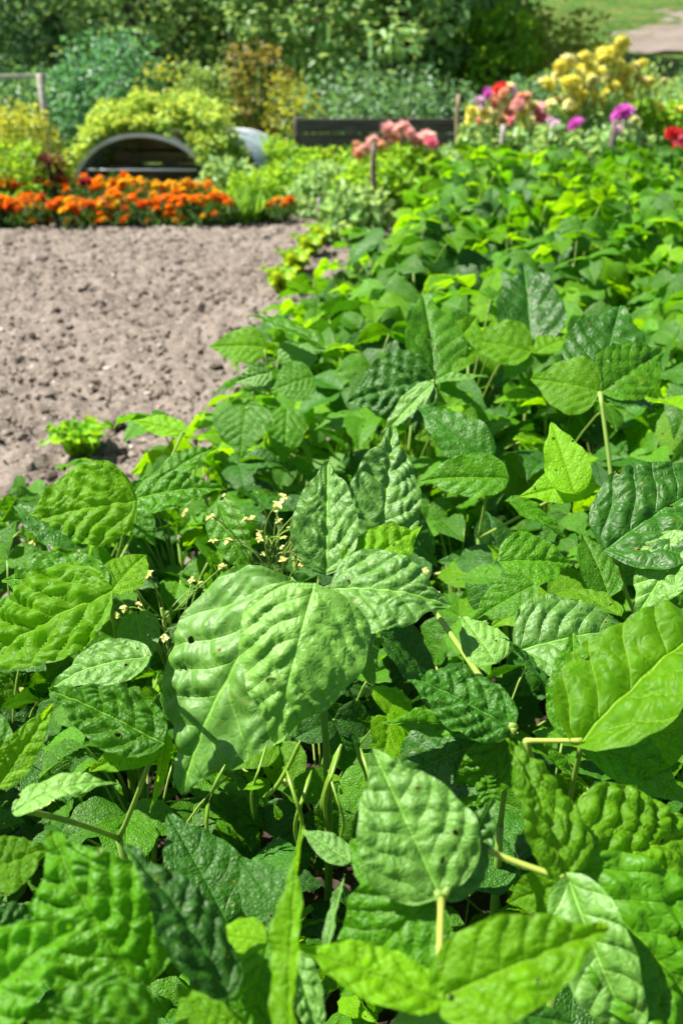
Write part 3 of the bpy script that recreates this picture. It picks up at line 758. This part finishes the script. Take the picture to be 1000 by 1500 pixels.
for i, (px, py) in enumerate([(412, 420), (432, 392), (452, 368), (470, 352)]):
    e = curly(px, py, .17, ['yellow-green bean seedling nearest the camera at the soil edge', 'second yellow-green bean seedling along the soil edge', 'third yellow-green bean seedling along the soil edge', 'farthest yellow-green bean seedling at the soil edge'][i], 'seedling', 'bean_seedling', 'sprout', 12)
    e['group'] = 'yellow-green seedlings along the soil edge'

# ------------------------------------------------------------------ marigolds
def bloom_mesh(name, mats, petals=26, R=1., rings=4, ball=.5, seed=0):
    """double flower of unit radius facing +Z"""
    r = random.Random(seed); m = MB()
    for k in range(rings):
        f = k/(rings-1) if rings > 1 else 0
        n = int(petals*(1-.55*f)); el_ = -.25+f*1.45*ball*1.9
        for i in range(n):
            a = 2*PI*(i+.5*(k % 2))/n+r.uniform(-.12, .12)
            e_ = el_+r.uniform(-.12, .12)
            d = np.array([[math.cos(a)*math.cos(e_), math.sin(a)*math.cos(e_), math.sin(e_)]])
            nn_ = np.array([[-math.cos(a)*math.sin(e_), -math.sin(a)*math.sin(e_), math.cos(e_)]])
            L = R*(1-.30*f)*r.uniform(.85, 1.08)
            leaf_cloud(m, d*L*.1, d, nn_, L, L*.42, min(1, max(0, .5+.3*(f-.5)+r.uniform(-.3, .3))))
    return m.mesh(name, mats)
def petal_mat(name, a, b): return foliage_mat(name, a, b, trans=b, tf=.42, rough=.5, spec=.25)
MO = petal_mat('orange_petal', (.80, .13, .005), (.95, .30, .01)); MR = petal_mat('red_orange_petal', (.55, .05, .008), (.88, .16, .01)); MY = petal_mat('golden_petal', (.90, .42, .01), (.95, .62, .03))
mar = [bloom_mesh('bloom', MO, seed=1), bloom_mesh('bloom', MR, seed=2), bloom_mesh('bloom', MY, seed=3), bloom_mesh('bloom', MO, seed=4)]
M['mari_leaf'] = foliage_mat('marigold_leaf', (.020, .07, .012), (.07, .17, .02), tf=.25)
def marigold(x, y, r_, h, nb, weights, label, group):
    e = empty('marigold_plant', (x, y, .02), 0, label, 'marigold', group)
    m = MB(); cs = [(random.gauss(0, r_*.45), random.gauss(0, r_*.45), random.uniform(.03, h*.85)) for _ in range(12)]
    clumpy(m, cs, [r_*.5]*12, 60, .028, .3, tint_lo=.2, tint_hi=.8); m.build('foliage', M['mari_leaf'], e)
    st = MB()
    for i in range(nb):
        a = random.uniform(0, 6.28); q = random.random()**.5
        p_ = Vector((math.cos(a)*r_*q, math.sin(a)*r_*q*.8, h*(.55+.45*math.sqrt(max(0, 1-q*q*.8)))*random.uniform(.85, 1.08)))
        if p_.y < -r_*.35 and random.random() < .5: p_.z *= random.uniform(.4, .8)
        tube(st, [(p_.x*.3, p_.y*.3, .02), (p_.x*.7, p_.y*.7, p_.z*.5), p_], .0025, 4, .2)
        o = ob('bloom', random.choices(mar, weights)[0], e, p_, (random.uniform(-.2, .9), random.uniform(-.5, .5), random.uniform(0, 6)), random.uniform(.020, .036))
    st.build('stem', M['stem'], e)
G = 'marigolds edging the bare soil'
i = 0
for px in range(-150, 320, 27):
    P0 = atz(px, 338, 0.0); i += 1
    yel = 0 < px < 120
    marigold(P0.x+random.uniform(-.02, .02), P0.y-.07+random.uniform(0, .08), .13, .185*random.uniform(.85, 1.1), 24, [4, 3, 1.4, 3] if px < 130 else [4, 2, 3, 3],
             'orange marigold plant in the front of the row edging the soil', G)
for px in range(-140, 320, 33):
    P0 = atz(px, 318, 0.0)
    ye = 140 < px < 320
    marigold(P0.x, P0.y+.0, .15, .215*random.uniform(.9, 1.1), 22, [1, 0, 6, 1] if ye else [4, 1.5, 2.5, 3],
             'golden yellow marigold plant behind the orange ones by the hoop frame' if ye else 'orange marigold plant in the back of the flower row', G)
P0 = atz(415, 333, 0); marigold(P0.x, P0.y-.02, .11, .15, 9, [2, 1, 4, 3], 'lone small marigold plant between the green plants beyond the soil', None)

# ------------------------------------------------------------------ generic bushes
def bush(name, lab, cat, x, y, w_, h, mat, leaf=.05, nclump=26, per=60, z0=.0, group=None, depth=None, wr=.55, stem=True, lean=0, tl=.1, th=.9, up=.2):
    e = empty(name, (x, y, slope(x, y)), 0, lab, cat, group)
    m = MB(); cs = []; rs = []
    for i in range(nclump):
        f = (i+.5)/nclump; a = i*2.4+random.random()
        zz = z0+(h-z0)*(f**.8)*random.uniform(.85, 1.05); prof = math.sin(PI*min(1, max(.0, .22+.70*f)))**.7
        rr = w_*.5*prof*random.uniform(.25, 1)**.5
        cs.append((math.cos(a)*rr+lean*zz, math.sin(a)*rr*(depth or 1), zz)); rs.append(max(leaf*1.6, w_*random.uniform(.11, .2)))
    clumpy(m, cs, rs, per, leaf, wr, tint_lo=tl, tint_hi=th, up=up)
    m.build('foliage', M[mat], e)
    if stem:
        s = MB()
        for c_ in cs[::max(1, nclump//10)]:
            tube(s, curve_pts((random.uniform(-.03, .03), random.uniform(-.03, .03), -.02), (c_[0]*.3, c_[1]*.3, c_[2]*.6), c_, 6), [max(.004, h*.012)*(1-.14*k_) for k_ in range(6)], 5)
        s.build('stem', M['bark'] if h > 1.2 else M['stem'], e)
    return e
M['leafA'] = foliage_mat('leaf_mid', (.060, .17, .045), (.27, .50, .17), rough=.42, spec=.5)
M['leafB'] = foliage_mat('leaf_dark', (.040, .105, .055), (.16, .31, .14), tf=.22, rough=.42, spec=.45)
M['leafC'] = foliage_mat('leaf_bluish', (.025, .10, .055), (.12, .30, .15), tf=.25, rough=.42, spec=.5)
M['leafD'] = foliage_mat('leaf_yellowish', (.11, .17, .02), (.36, .40, .04), tf=.35)
M['leafE'] = foliage_mat('leaf_rusty', (.09, .075, .022), (.24, .19, .045), tf=.3)
M['leafF'] = foliage_mat('leaf_bright', (.09, .25, .015), (.24, .48, .03), tf=.4)
M['leafG'] = foliage_mat('leaf_olive', (.08, .16, .035), (.25, .36, .10), tf=.3)
M['maroon'] = foliage_mat('leaf_maroon', (.06, .01, .015), (.16, .03, .03), tf=.2)
M['grassm'] = foliage_mat('blade_green', (.07, .24, .02), (.22, .42, .06), tf=.35)

def at_ground(px, Y): return (px-500)/1500*Y/(CP)*.0 + (px-500)/1500*(Y/ray(500, 150).y)
# trees
def tree(px, Y, w_, h, mat, leaf, nclump, per, lab, name='broadleaf_tree', base=.25, group='trees behind the garden', cat='tree', tl=.05, th=.95):
    x = at_ground(px, Y); z = slope(x, Y)-.03
    e = empty(name, (x, Y, z), 0, lab, cat, group)
    tr = MB(); lim = []
    tube(tr, [(0, 0, 0), (.03, 0, h*.2), (-.04, .03, h*.45), (.02, 0, h*.75)], [h*.03, h*.024, h*.018, h*.007], 8)
    cs = []; rs = []
    for i in range(nclump):
        f = (i+.5)/nclump; a = i*2.399+random.uniform(-.3, .3)
        zz = h*(base+(1-base)*f)*random.uniform(.93, 1.05); prof = (math.sin(PI*(.12+.84*f)))**.6
        rr = w_*.5*prof*random.uniform(.3, 1.05)**.55
        cs.append((math.cos(a)*rr, math.sin(a)*rr, zz)); rs.append(w_*random.uniform(.08, .15))
    for c_ in cs[::max(1, nclump//16)]:
        z0 = c_[2]*.55
        tube(tr, curve_pts((0, 0, z0), (c_[0]*.4, c_[1]*.4, c_[2]*.75), c_, 6), [h*.011, h*.009, h*.007, h*.005, h*.003, h*.0015], 6)
    tr.build('trunk', M['bark'], e)
    m = MB(); clumpy(m, cs, rs, per, leaf, .55, tint_lo=tl, tint_hi=th); m.build('crown', M[mat], e)
    return e
tree(-60, 14.5, 3.6, 4.8, 'leafB', .09, 150, 80, 'very dark leafy tree at the far left behind the post frame', base=.06)
tree(90, 15.5, 3.2, 5.2, 'leafB', .09, 150, 80, 'dark shaded tree behind the blue-green shrub', base=.06)
tree(215, 14.0, 2.6, 4.6, 'leafA', .08, 130, 80, 'leafy green tree with a lighter top behind the hoop frame', base=.15)
tree(330, 15.0, 2.6, 5.0, 'leafG', .08, 120, 75, 'olive green thin-leaved tree left of the rusty shrub', base=.08)
tree(470, 13.2, 2.5, 4.2, 'leafA', .10, 130, 70, 'broad green tree right of the rusty shrub', base=.10)
tree(580, 12.6, 2.1, 3.8, 'leafA', .11, 110, 60, 'large-leaved green tree behind the left end of the dark board fence', base=.08, tl=.25, th=1)
tree(665, 13.2, 2.0, 4.2, 'leafG', .10, 110, 65, 'grey-green tree behind the right end of the board fence', base=.08)
tree(410, 18.5, 4.5, 6.0, 'leafB', .12, 150, 70, 'dark tree farther back in the middle of the tree line', base=.05)
tree(620, 18.0, 4.0, 6.0, 'leafB', .12, 150, 70, 'dark tree farther back at the right end of the tree line', base=.05)
tree(200, 19.0, 4.6, 6.4, 'leafB', .12, 150, 70, 'dark tree farther back behind the left trees', base=.05)
tree(-90, 19.0, 4.6, 6.4, 'leafB', .12, 120, 60, 'dark tree farther back beyond the left edge', base=.05)
# tree shadow-dark understory hedge
def at_h(px, py, Y): return aty(px, py, Y)
def bushpx(name, lab, cat, px, pytop, Y, wpx, mat, **kw):
    P_ = aty(px, pytop, Y); dep = Y/ray(px, pytop).y
    zb = slope(P_.x, Y)
    return bush(name, lab, cat, P_.x, Y, wpx/1500*dep, max(.12, P_.z-zb), mat, **kw)
bushpx('shrub', 'dark blue-green shrub with pale highlights behind the post frame', 'shrub', 165, 72, 11.6, 190, 'leafC', leaf=.07, nclump=46, per=55)
bushpx('shrub', 'dark low shrub between the post frame and the tree line', 'shrub', 40, 120, 11.9, 240, 'leafB', leaf=.07, nclump=46, per=55)
bushpx('shrub', 'thin yellow-green shrub rising above the vine on the hoop frame', 'shrub', 235, 92, 10.6, 100, 'leafD', leaf=.05, nclump=24, per=12, th=.6)
bushpx('shrub', 'olive shrub between the hoop frame vine and the rusty shrub', 'shrub', 300, 100, 10.9, 120, 'leafG', leaf=.05, nclump=34, per=50)
bushpx('shrub', 'rusty brown shrub in front of the tree line', 'shrub', 375, 62, 11.0, 110, 'leafE', leaf=.055, nclump=34, per=34)
bushpx('shrub', 'yellow-leaved shrub just left of the board fence', 'shrub', 425, 112, 10.6, 100, 'leafD', leaf=.05, nclump=28, per=15)
bushpx('shrub', 'yellow-tipped loose shrub at the foot of the hillside', 'shrub', 815, 28, 12.6, 190, 'leafD', leaf=.08, nclump=44, per=40, th=.6)
bushpx('shrub', 'green shrub at the right end of the tree line', 'shrub', 735, -15, 12.3, 120, 'leafF', leaf=.09, nclump=44, per=44, tl=0, th=.5)
bushpx('shrub', 'dark green shrub behind the yellow dahlias', 'shrub', 900, 110, 10.5, 230, 'leafG', leaf=.06, nclump=50, per=60)
bushpx('shrub', 'dark green shrub at the right edge behind the red dahlias', 'shrub', 1020, 125, 9.6, 170, 'leafA', leaf=.06, nclump=40, per=60)
bushpx('shrub', 'shaded shrub behind the mixed dahlias', 'shrub', 770, 120, 10.2, 130, 'leafB', leaf=.06, nclump=36, per=60)
bushpx('shrub', 'dark low shrub behind the board fence', 'shrub', 560, 120, 11.2, 300, 'leafB', leaf=.06, nclump=56, per=60, tl=0, th=.9)

# left flowering shrub, crimson
bushpx('shrub', 'bright yellow-green shrub at the left edge behind the marigolds', 'shrub', 30, 158, 7.3, 120, 'leafD', leaf=.035, nclump=44, per=46, th=1.)
bushpx('shrub', 'green leafy shrub below the yellow-green one at the left edge', 'shrub', 10, 210, 7.05, 150, 'leafF', leaf=.035, nclump=40, per=60, th=.6)
bushpx('plant', 'small maroon-leaved plant beside the left end of the hoop frame', 'plant', 72, 225, 7.0, 30, 'maroon', leaf=.035, nclump=16, per=40)
MC = petal_mat('crimson_petal', (.30, .01, .05), (.55, .02, .10))
e = bushpx('crimson_flower_plant', 'crimson flowering plant between the maroon plant and the hoop frame', 'flower', 116, 262, 6.95, 34, 'mari_leaf', leaf=.03, nclump=10, per=40)
cb = bloom_mesh('bloom', MC, seed=8)
for q in range(8): ob('bloom', cb, e, (random.uniform(-.07, .07), random.uniform(-.08, .0), random.uniform(.12, .24)), (random.uniform(.1, .9), 0, q), .026)

# ------------------------------------------------------------------ post frame at left
e = empty('post_frame', aty(68, 190, 9.3)*1 - Vector((0, 0, 0)), 0, 'pale wooden post with a thin crossbar at the left edge', 'post frame')
e.location.z = 0
top = aty(68, 108, 9.3); m = MB(); boxmb(m, (0, 0, top.z/2), (.05, .05, top.z)); m.build('post', M['post_pale'], e)
m = MB(); boxmb(m, (-.62, -.0, top.z-.022), (1.18, .03, .032)); m.build('crossbar', M['post_pale'], e)
m = MB(); boxmb(m, (-1.24, 0, top.z/2), (.05, .05, top.z)); m.build('post', M['post_pale'], e)

# ------------------------------------------------------------------ hoop frame with vine
Lp, Rp = aty(112, 262, 7.75), aty(312, 286, 7.55)
cx = (Lp.x+Rp.x)/2; cy = 7.65; Wd = (Rp.x-Lp.x)
apex = aty(200, 197, cy).z
DXY = Vector((.30, 1.0, 0))
fe = empty('hoop_frame', (cx, cy, 0), 0, 'low arched growing frame with dark opening beneath a green vine', 'cold frame')
def arch(t, off, rscale=1.0):
    a = PI*t
    return Vector((-math.cos(a)*Wd/2*rscale, 0, 0))+off+Vector((0, 0, math.sin(a)**.85*(apex)*rscale))
NT_ = 28
for k_, off in enumerate((Vector((0, 0, 0)), DXY)):
    m = MB(); tube(m, [arch(i/NT_, off) for i in range(NT_+1)], .014, 8); 
    V = []; 
    for i in range(NT_+1):
        for rs_, dy in ((1.03, -.03), (.965, -.03), (.965, .02), (1.03, .02)):
            V.append(tuple(arch(i/NT_, off, rs_)+Vector((0, dy, 0))))
    m = MB(); Q = []
    for i in range(NT_):
        for j in range(4): Q.append([i*4+j, i*4+(j+1) % 4, (i+1)*4+(j+1) % 4, (i+1)*4+j])
    m.add(V, Q+[[0, 1, 2, 3], [NT_*4+3, NT_*4+2, NT_*4+1, NT_*4]]); m.build('arch_rim', M['metal'], fe, smooth=False)
V = []
for i in range(NT_+1):
    for j in range(9): V.append(tuple(arch(i/NT_, DXY*(j/8)*.985+Vector((0, .022, 0)), 1.012+.004*math.sin(j*3.0))))
Q = [[i*9+j, i*9+j+1, (i+1)*9+j+1, (i+1)*9+j] for i in range(NT_) for j in range(8)]
m = MB(); m.add(V, Q); c_ = m.build('cover_sheet', plain_mat('grey_sheet', (.16, .17, .17), (.28, .30, .30), 8, .5, .4), fe)
sm = c_.modifiers.new('Solidify', 'SOLIDIFY'); sm.thickness = .006; sm.offset = 1
m = MB()
for z_ in (.06, .17, .28, .36):
    hw = Wd/2*math.cos(math.asin(min(.98, (z_/apex))))*.95
    boxmb(m, (DXY.x*.35, DXY.y*.40, z_), (hw*2, .02, .10))
m.build('plank_wall', M['tan_wood'], fe)
m = MB(); boxmb(m, (-.0, -.03, aty(200, 248, cy).z), (Wd*.78, .014, .013)); m.build('crossbar', M['metal'], fe)
m = MB(); boxmb(m, (-.0, -.04, .05), (Wd*.95, .03, .09)); m.build('sill_board', M['wood'], fe)
# side strut at right
m = MB(); tube(m, [(Wd/2-.05, -.05, .16), (Wd/2+.16, -.12, .02)], .014, 6); m.build('strut', M['metal'], fe)

H0, H1 = aty(235, 262, 8.15), aty(388, 262, 8.15); hx = (H0.x+H1.x)/2; hw = (H1.x-H0.x)/2; hz = aty(312, 203, 8.15).z
h2 = empty('hoop_frame', (hx, 8.15, 0), 0, 'pale blue-grey plastic covered hoop just right of the vine covered frame', 'cold frame')
V = []; Q = []
for i in range(25):
    t = PI*i/24
    for j in range(7): V.append((-math.cos(t)*hw+.10*j/6*1.5, .75*j/6, math.sin(t)**.85*hz*(1+.01*math.sin(i*2+j))))
Q = [[i*7+j, i*7+j+1, (i+1)*7+j+1, (i+1)*7+j] for i in range(24) for j in range(6)]
m = MB(); m.add(V, Q); cs_ = m.build('cover_sheet', plain_mat('pale_film', (.20, .27, .31), (.34, .41, .45), 6, .35, .5), h2); sm = cs_.modifiers.new('Solidify', 'SOLIDIFY'); sm.thickness = .006; sm.offset = 1
for j, oy in enumerate((-.012, .76)):
    m = MB(); tube(m, [(-math.cos(PI*i/24)*hw+.15*j, oy, math.sin(PI*i/24)**.85*hz+.004) for i in range(25)], .013, 6); m.build('arch_rim', M['metal'], h2)
ve = empty('climbing_vine', (cx+.12, cy+.45, 0), 0, 'bright green vine heaped over the arched growing frame', 'vine')
m = MB(); cs = []; rs = []
for i in range(330):
    t = random.uniform(0, .98); d = random.uniform(-.04, 1.05)
    q = arch(t, DXY*d, 1.05)-Vector((.12, .45, 0)); q.z += random.uniform(0, .07)+.15*math.exp(-((t-.5)/.3)**2)*random.uniform(.1, 1)
    if t < .75 and d < .25 and q.z > .1:
        if t < .35 or random.random() < .5: q.y += .10; q.z += .04
    if t > .62 and d > .6: continue
    cs.append(tuple(q)); rs.append(random.uniform(.05, .10))
for i in range(46):
    t = random.uniform(.04, .55); q = arch(t, DXY*random.uniform(-.03, .06), 1.07)-Vector((.12, .45, 0)); q.z += random.uniform(.02, .07); q.x -= .05*(t < .2); cs.append(tuple(q)); rs.append(.05)
clumpy(m, cs, rs, 50, .036, .7, tint_lo=.1, tint_hi=1, squash=.6); m.build('foliage', foliage_mat('vine_leaf', (.11, .31, .03), (.34, .58, .09), tf=.4), ve)
st = MB()
for i in range(14):
    pts_ = [Vector(cs[(i*9+j*3) % len(cs)]) for j in range(3)]
    tube(st, curve_pts((random.uniform(-.4, .4), .1, 0), pts_[0], pts_[1], 8), .004, 5)
st.build('stem', M['stem'], ve)

# plants around the frame / between the soil and the beans
bushpx('leafy_plant', 'dark leafy plant against the right side of the hoop frame', 'plant', 332, 240, 7.5, 80, 'leafA', leaf=.05, nclump=34, per=50)
bushpx('leafy_plant', 'bright green leafy plant left of the board fence', 'plant', 400, 212, 8.6, 80, 'leafF', leaf=.045, nclump=30, per=60)
bushpx('leafy_plant', 'green leafy plant behind the lone marigold', 'plant', 425, 245, 7.2, 110, 'leafF', leaf=.04, nclump=34, per=60, th=.7)
bushpx('leafy_plant', 'dark green bushy plant right of the lone marigold', 'plant', 485, 250, 6.9, 110, 'leafA', leaf=.045, nclump=36, per=70, tl=.3)
bushpx('leafy_plant', 'green plant under the lone pale dahlia', 'plant', 500, 236, 7.6, 110, 'leafF', leaf=.04, nclump=30, per=60, th=.5)
bushpx('leafy_plant', 'green foliage between the frame strut and the grass tuft', 'plant', 365, 262, 7.0, 90, 'leafF', leaf=.04, nclump=26, per=50, tl=0, th=.8)
bushpx('leafy_plant', 'leafy green plant around the foot of the brown stake', 'plant', 545, 248, 6.6, 110, 'leafF', leaf=.06, nclump=40, per=44, tl=0, th=.8)
bushpx('leafy_plant', 'broad dark green plant between the short grey stake and the beans', 'plant', 520, 290, 5.9, 90, 'leafA', leaf=.06, nclump=34, per=44, tl=.1, th=1)
bushpx('leafy_plant', 'mid green plant beneath the pink dahlias', 'plant', 610, 240, 6.95, 130, 'leafF', leaf=.055, nclump=40, per=44, tl=0, th=.7)
bushpx('leafy_plant', 'bright leafy plant before the left end of the board fence', 'plant', 452, 228, 8.9, 70, 'leafF', leaf=.05, nclump=34, per=44, tl=0, th=.8)
bushpx('leafy_plant', 'loose green plant before the right end of the board fence', 'plant', 655, 222, 8.8, 60, 'leafA', leaf=.05, nclump=30, per=40)
# grass tufts
for gi, (px, py, w_, h, lab) in enumerate(((348, 335, .24, .24, 'tall grassy tuft right of the marigolds'), (312, 338, .16, .11, 'short grass tuft at the end of the marigold row'), (375, 332, .2, .16, 'low grass tuft left of the lone marigold'))):
    P0 = atz(px, py, 0); m = MB()
    n = 170; a = rng.uniform(0, 6.28, n); r_ = w_*.5*rng.uniform(0, 1, n)**.5
    C = np.stack([np.cos(a)*r_, np.sin(a)*r_*.7, np.full(n, .0)], -1)
    D = np.stack([np.cos(a)*.35, np.sin(a)*.35, np.ones(n)], -1)+rng.normal(0, .22, (n, 3))
    leaf_cloud(m, C, D, rnd_dirs(n), h*rng.uniform(.5, 1.15, n), .012, rng.uniform(0, 1, n))
    o = m.build('grass_tuft', M['grassm']); o.location = (P0.x, P0.y+.04, .02); tag(o, lab, 'grass tuft', 'grass tufts beyond the soil')

# ------------------------------------------------------------------ board fence and stakes
A, B_ = aty(432, 172, 9.6), aty(690, 176, 9.4)
fe = empty('board_fence', ((A.x+B_.x)/2, 9.5, 0), 0, 'low dark weathered board fence behind the pink dahlias', 'fence')
W_ = B_.x-A.x; hz = A.z
for k_ in range(4):
    m = MB(); boxmb(m, (random.uniform(-.01, .01), random.uniform(-.006, .006), hz-.06-k_*.125), (W_, .025, .115), rz=random.uniform(-.008, .008)); m.build('board', M['wood_dark'], fe, smooth=False)
for s_ in (-.5, -.17, .17, .5):
    m = MB(); boxmb(m, (s_*W_*.98, .04, hz/2), (.05, .05, hz+.02)); m.build('post', M['wood_dark'], fe)
def stake(px, pt_, pb, Y, wd, lab, mat='wood'):
    a, b = aty(px, pt_, Y), aty(px, pb, Y); e_h = a.z
    m = MB(); n = 6
    tube(m, [(.006*math.sin(i), .0, -.03+(e_h+.03)*i/n) for i in range(n+1)], [wd*(1+.08*math.sin(i*2)) for i in range(n+1)], 7, cap=True)
    o = m.build('garden_stake', M[mat]); o.location = (a.x, Y, 0); tag(o, lab, 'stake')
M['stake_grey'] = plain_mat('grey_stake', (.16, .15, .14), (.34, .32, .30), 12, .8, .2, .4, .003, stretch=(1, 1, 5))
stake(548, 208, 300, 6.35, .017, 'brown wooden stake in front of the pink dahlias', 'wood')
stake(738, 183, 250, 6.45, .018, 'grey stake below the mixed pink and yellow dahlias', 'stake_grey')
stake(900, 186, 262, 6.2, .022, 'dark brown stake below the purple dahlia', 'wood_dark')
stake(468, 290, 335, 6.5, .014, 'short grey stake in front of the dark bushy plant', 'stake_grey')
stake(672, 138, 180, 9.3, .02, 'tan wooden post at the right end of the board fence', 'tan_wood')

# ------------------------------------------------------------------ dahlias
def dm(name, a, b, seed): return bloom_mesh('bloom', petal_mat(name, a, b), petals=18, rings=5, ball=.62, seed=seed)
DB = dict(pink=dm('pink_petal', (.82, .30, .30), (.93, .60, .55), 11), salmon=dm('salmon_petal', (.85, .34, .20), (.93, .58, .38), 12), yellow=dm('yellow_petal', (.90, .80, .06), (.95, .90, .25), 13),
          paleyel=dm('cream_yellow_petal', (.85, .78, .25), (.92, .88, .50), 18), red=dm('red_petal', (.60, .02, .02), (.80, .06, .06), 14), magenta=dm('magenta_petal', (.42, .03, .36), (.68, .14, .58), 15),
          lilac=dm('lilac_petal', (.68, .38, .62), (.88, .68, .82), 16), hot=dm('hot_pink_petal', (.80, .10, .25), (.90, .30, .42), 17))
def dahlia(lab, Y, blooms, wpx, foliage='leafA', leaf=.06):
    """blooms: (px, py, radius_px, colour)"""
    px0 = sum(b[0] for b in blooms)/len(blooms); tops = min(b[1] for b in blooms); lows = max(b[1] for b in blooms)
    root = aty(px0, tops, Y); root.z = 0
    e = empty('dahlia_plant', root, 0, lab, 'dahlia', 'dahlias behind the bean bed')
    st = MB(); 
    for (px, py, r_, c_) in blooms:
        yy = Y+random.uniform(-.16, .10); q = aty(px, py, yy)-root; sc = 1.12*r_*yy/ray(px, py).y/1500
        tube(st, curve_pts((q.x*.15, q.y*.15, 0), (q.x*.75, q.y*.8, q.z*.55), q, 7), [.008, .007, .006, .005, .004, .0035, .003], 5, .3)
        ob('bloom', DB[c_], e, q, (random.uniform(.5, 1.25), random.uniform(-.4, .4), random.uniform(0, 6)), sc)
    st.build('stem', M['stem'], e)
    fh = aty(px0, lows, Y).z; m = MB(); w_ = wpx/1500*Y/ray(500, 200).y
    cs = []; rs = []
    for i in range(46):
        f = random.random(); cs.append((random.uniform(-.5, .5)*w_*(1-.25*f), random.uniform(-.3, .3)*w_, .05+f*(fh-.05)*1.03)); rs.append(.07)
    clumpy(m, cs, rs, 40, leaf, .5, tint_lo=.15, tint_hi=1); m.build('foliage', M[foliage], e)
dahlia('pink dahlia plant with a broad cluster of soft pink blooms by the brown stake', 6.9,
       [(570, 190, 14, 'pink'), (590, 188, 14, 'pink'), (578, 200, 12, 'salmon'), (600, 196, 10, 'pink'), (622, 203, 15, 'pink'), (632, 210, 11, 'hot'), (612, 206, 10, 'pink'), (545, 208, 11, 'pink'), (557, 214, 11, 'salmon'), (525, 225, 11, 'salmon'), (535, 218, 10, 'pink'), (522, 213, 8, 'salmon')], 150, 'leafF')
dahlia('single pale apricot dahlia above the dark bushy plant', 7.6, [(484, 229, 11, 'salmon'), (476, 226, 8, 'pink'), (492, 232, 7, 'paleyel')], 40, 'leafF')
bl = [(733, 130, 12, 'red'), (745, 128, 9, 'paleyel'), (713, 135, 8, 'magenta'), (750, 132, 8, 'lilac'), (728, 138, 10, 'salmon'), (702, 150, 10, 'lilac'), (770, 142, 9, 'salmon'), (740, 150, 11, 'paleyel'), (722, 155, 10, 'salmon'), (758, 152, 11, 'pink'),
      (778, 155, 10, 'paleyel'), (745, 163, 12, 'pink'), (788, 162, 11, 'pink'), (765, 165, 10, 'yellow'), (690, 165, 10, 'yellow'), (706, 167, 11, 'yellow'), (725, 168, 10, 'paleyel'), (688, 176, 9, 'yellow'), (755, 176, 11, 'hot'), (718, 180, 9, 'paleyel'), (780, 178, 9, 'paleyel'), (792, 172, 10, 'hot'), (735, 176, 9, 'salmon'), (700, 178, 8, 'salmon'), (775, 187, 8, 'yellow')]
bl += [(a+random.uniform(-9, 9), b+random.uniform(-6, 10), r_*.85, c_) for a, b, r_, c_ in bl[2::2]]
dahlia('dahlia plant with mixed red, pink and yellow blooms above the grey stake', 6.9, bl, 130, 'leafA')
bl = [(910, 63, 12), (884, 80, 13), (890, 78, 9), (856, 83, 10), (831, 90, 12), (862, 98, 10), (850, 104, 11), (903, 95, 10), (878, 105, 8), (930, 98, 8), (941, 92, 7), (815, 110, 9), (798, 121, 10), (829, 122, 11), (857, 128, 9), (838, 130, 9), (893, 115, 11), (905, 120, 9), (926, 105, 10), (940, 119, 9), (868, 118, 9), (846, 142, 10), (822, 148, 11), (810, 152, 10), (833, 152, 9), (880, 152, 8), (895, 128, 8), (918, 130, 8), (855, 140, 8)]; bl = [(a, b, r_*1.1) for a, b, r_ in bl]+[(a+random.uniform(-16, 16), b+random.uniform(-2, 18), r_) for a, b, r_ in bl]
dahlia('tall dahlia plant crowded with yellow blooms', 7.3, [(a, b, r_, random.choice(['yellow', 'yellow', 'paleyel'])) for a, b, r_ in bl], 150, 'leafA')
dahlia('dahlia plant with one magenta bloom and pale lilac buds', 6.6, [(842, 183, 13, 'magenta'), (815, 195, 8, 'lilac'), (812, 182, 8, 'lilac'), (806, 176, 6, 'lilac')], 90, 'leafA')
dahlia('dahlia plant with a large purple bloom over the dark brown stake', 6.4, [(911, 167, 17, 'magenta'), (905, 191, 9, 'lilac'), (925, 188, 7, 'lilac'), (930, 176, 7, 'paleyel')], 100, 'leafA')
dahlia('dahlia plant with small yellow blooms near the right edge', 7.4, [(965, 157, 8, 'yellow'), (993, 162, 8, 'yellow'), (972, 118, 5, 'paleyel')], 90, 'leafF')
dahlia('dahlia plant with red and hot pink blooms at the right edge', 6.5, [(984, 195, 11, 'red'), (996, 206, 14, 'hot'), (990, 222, 12, 'red'), (1004, 196, 12, 'red'), (1006, 222, 12, 'red'), (995, 238, 9, 'hot'), (1020, 210, 12, 'red')], 110, 'leafA')
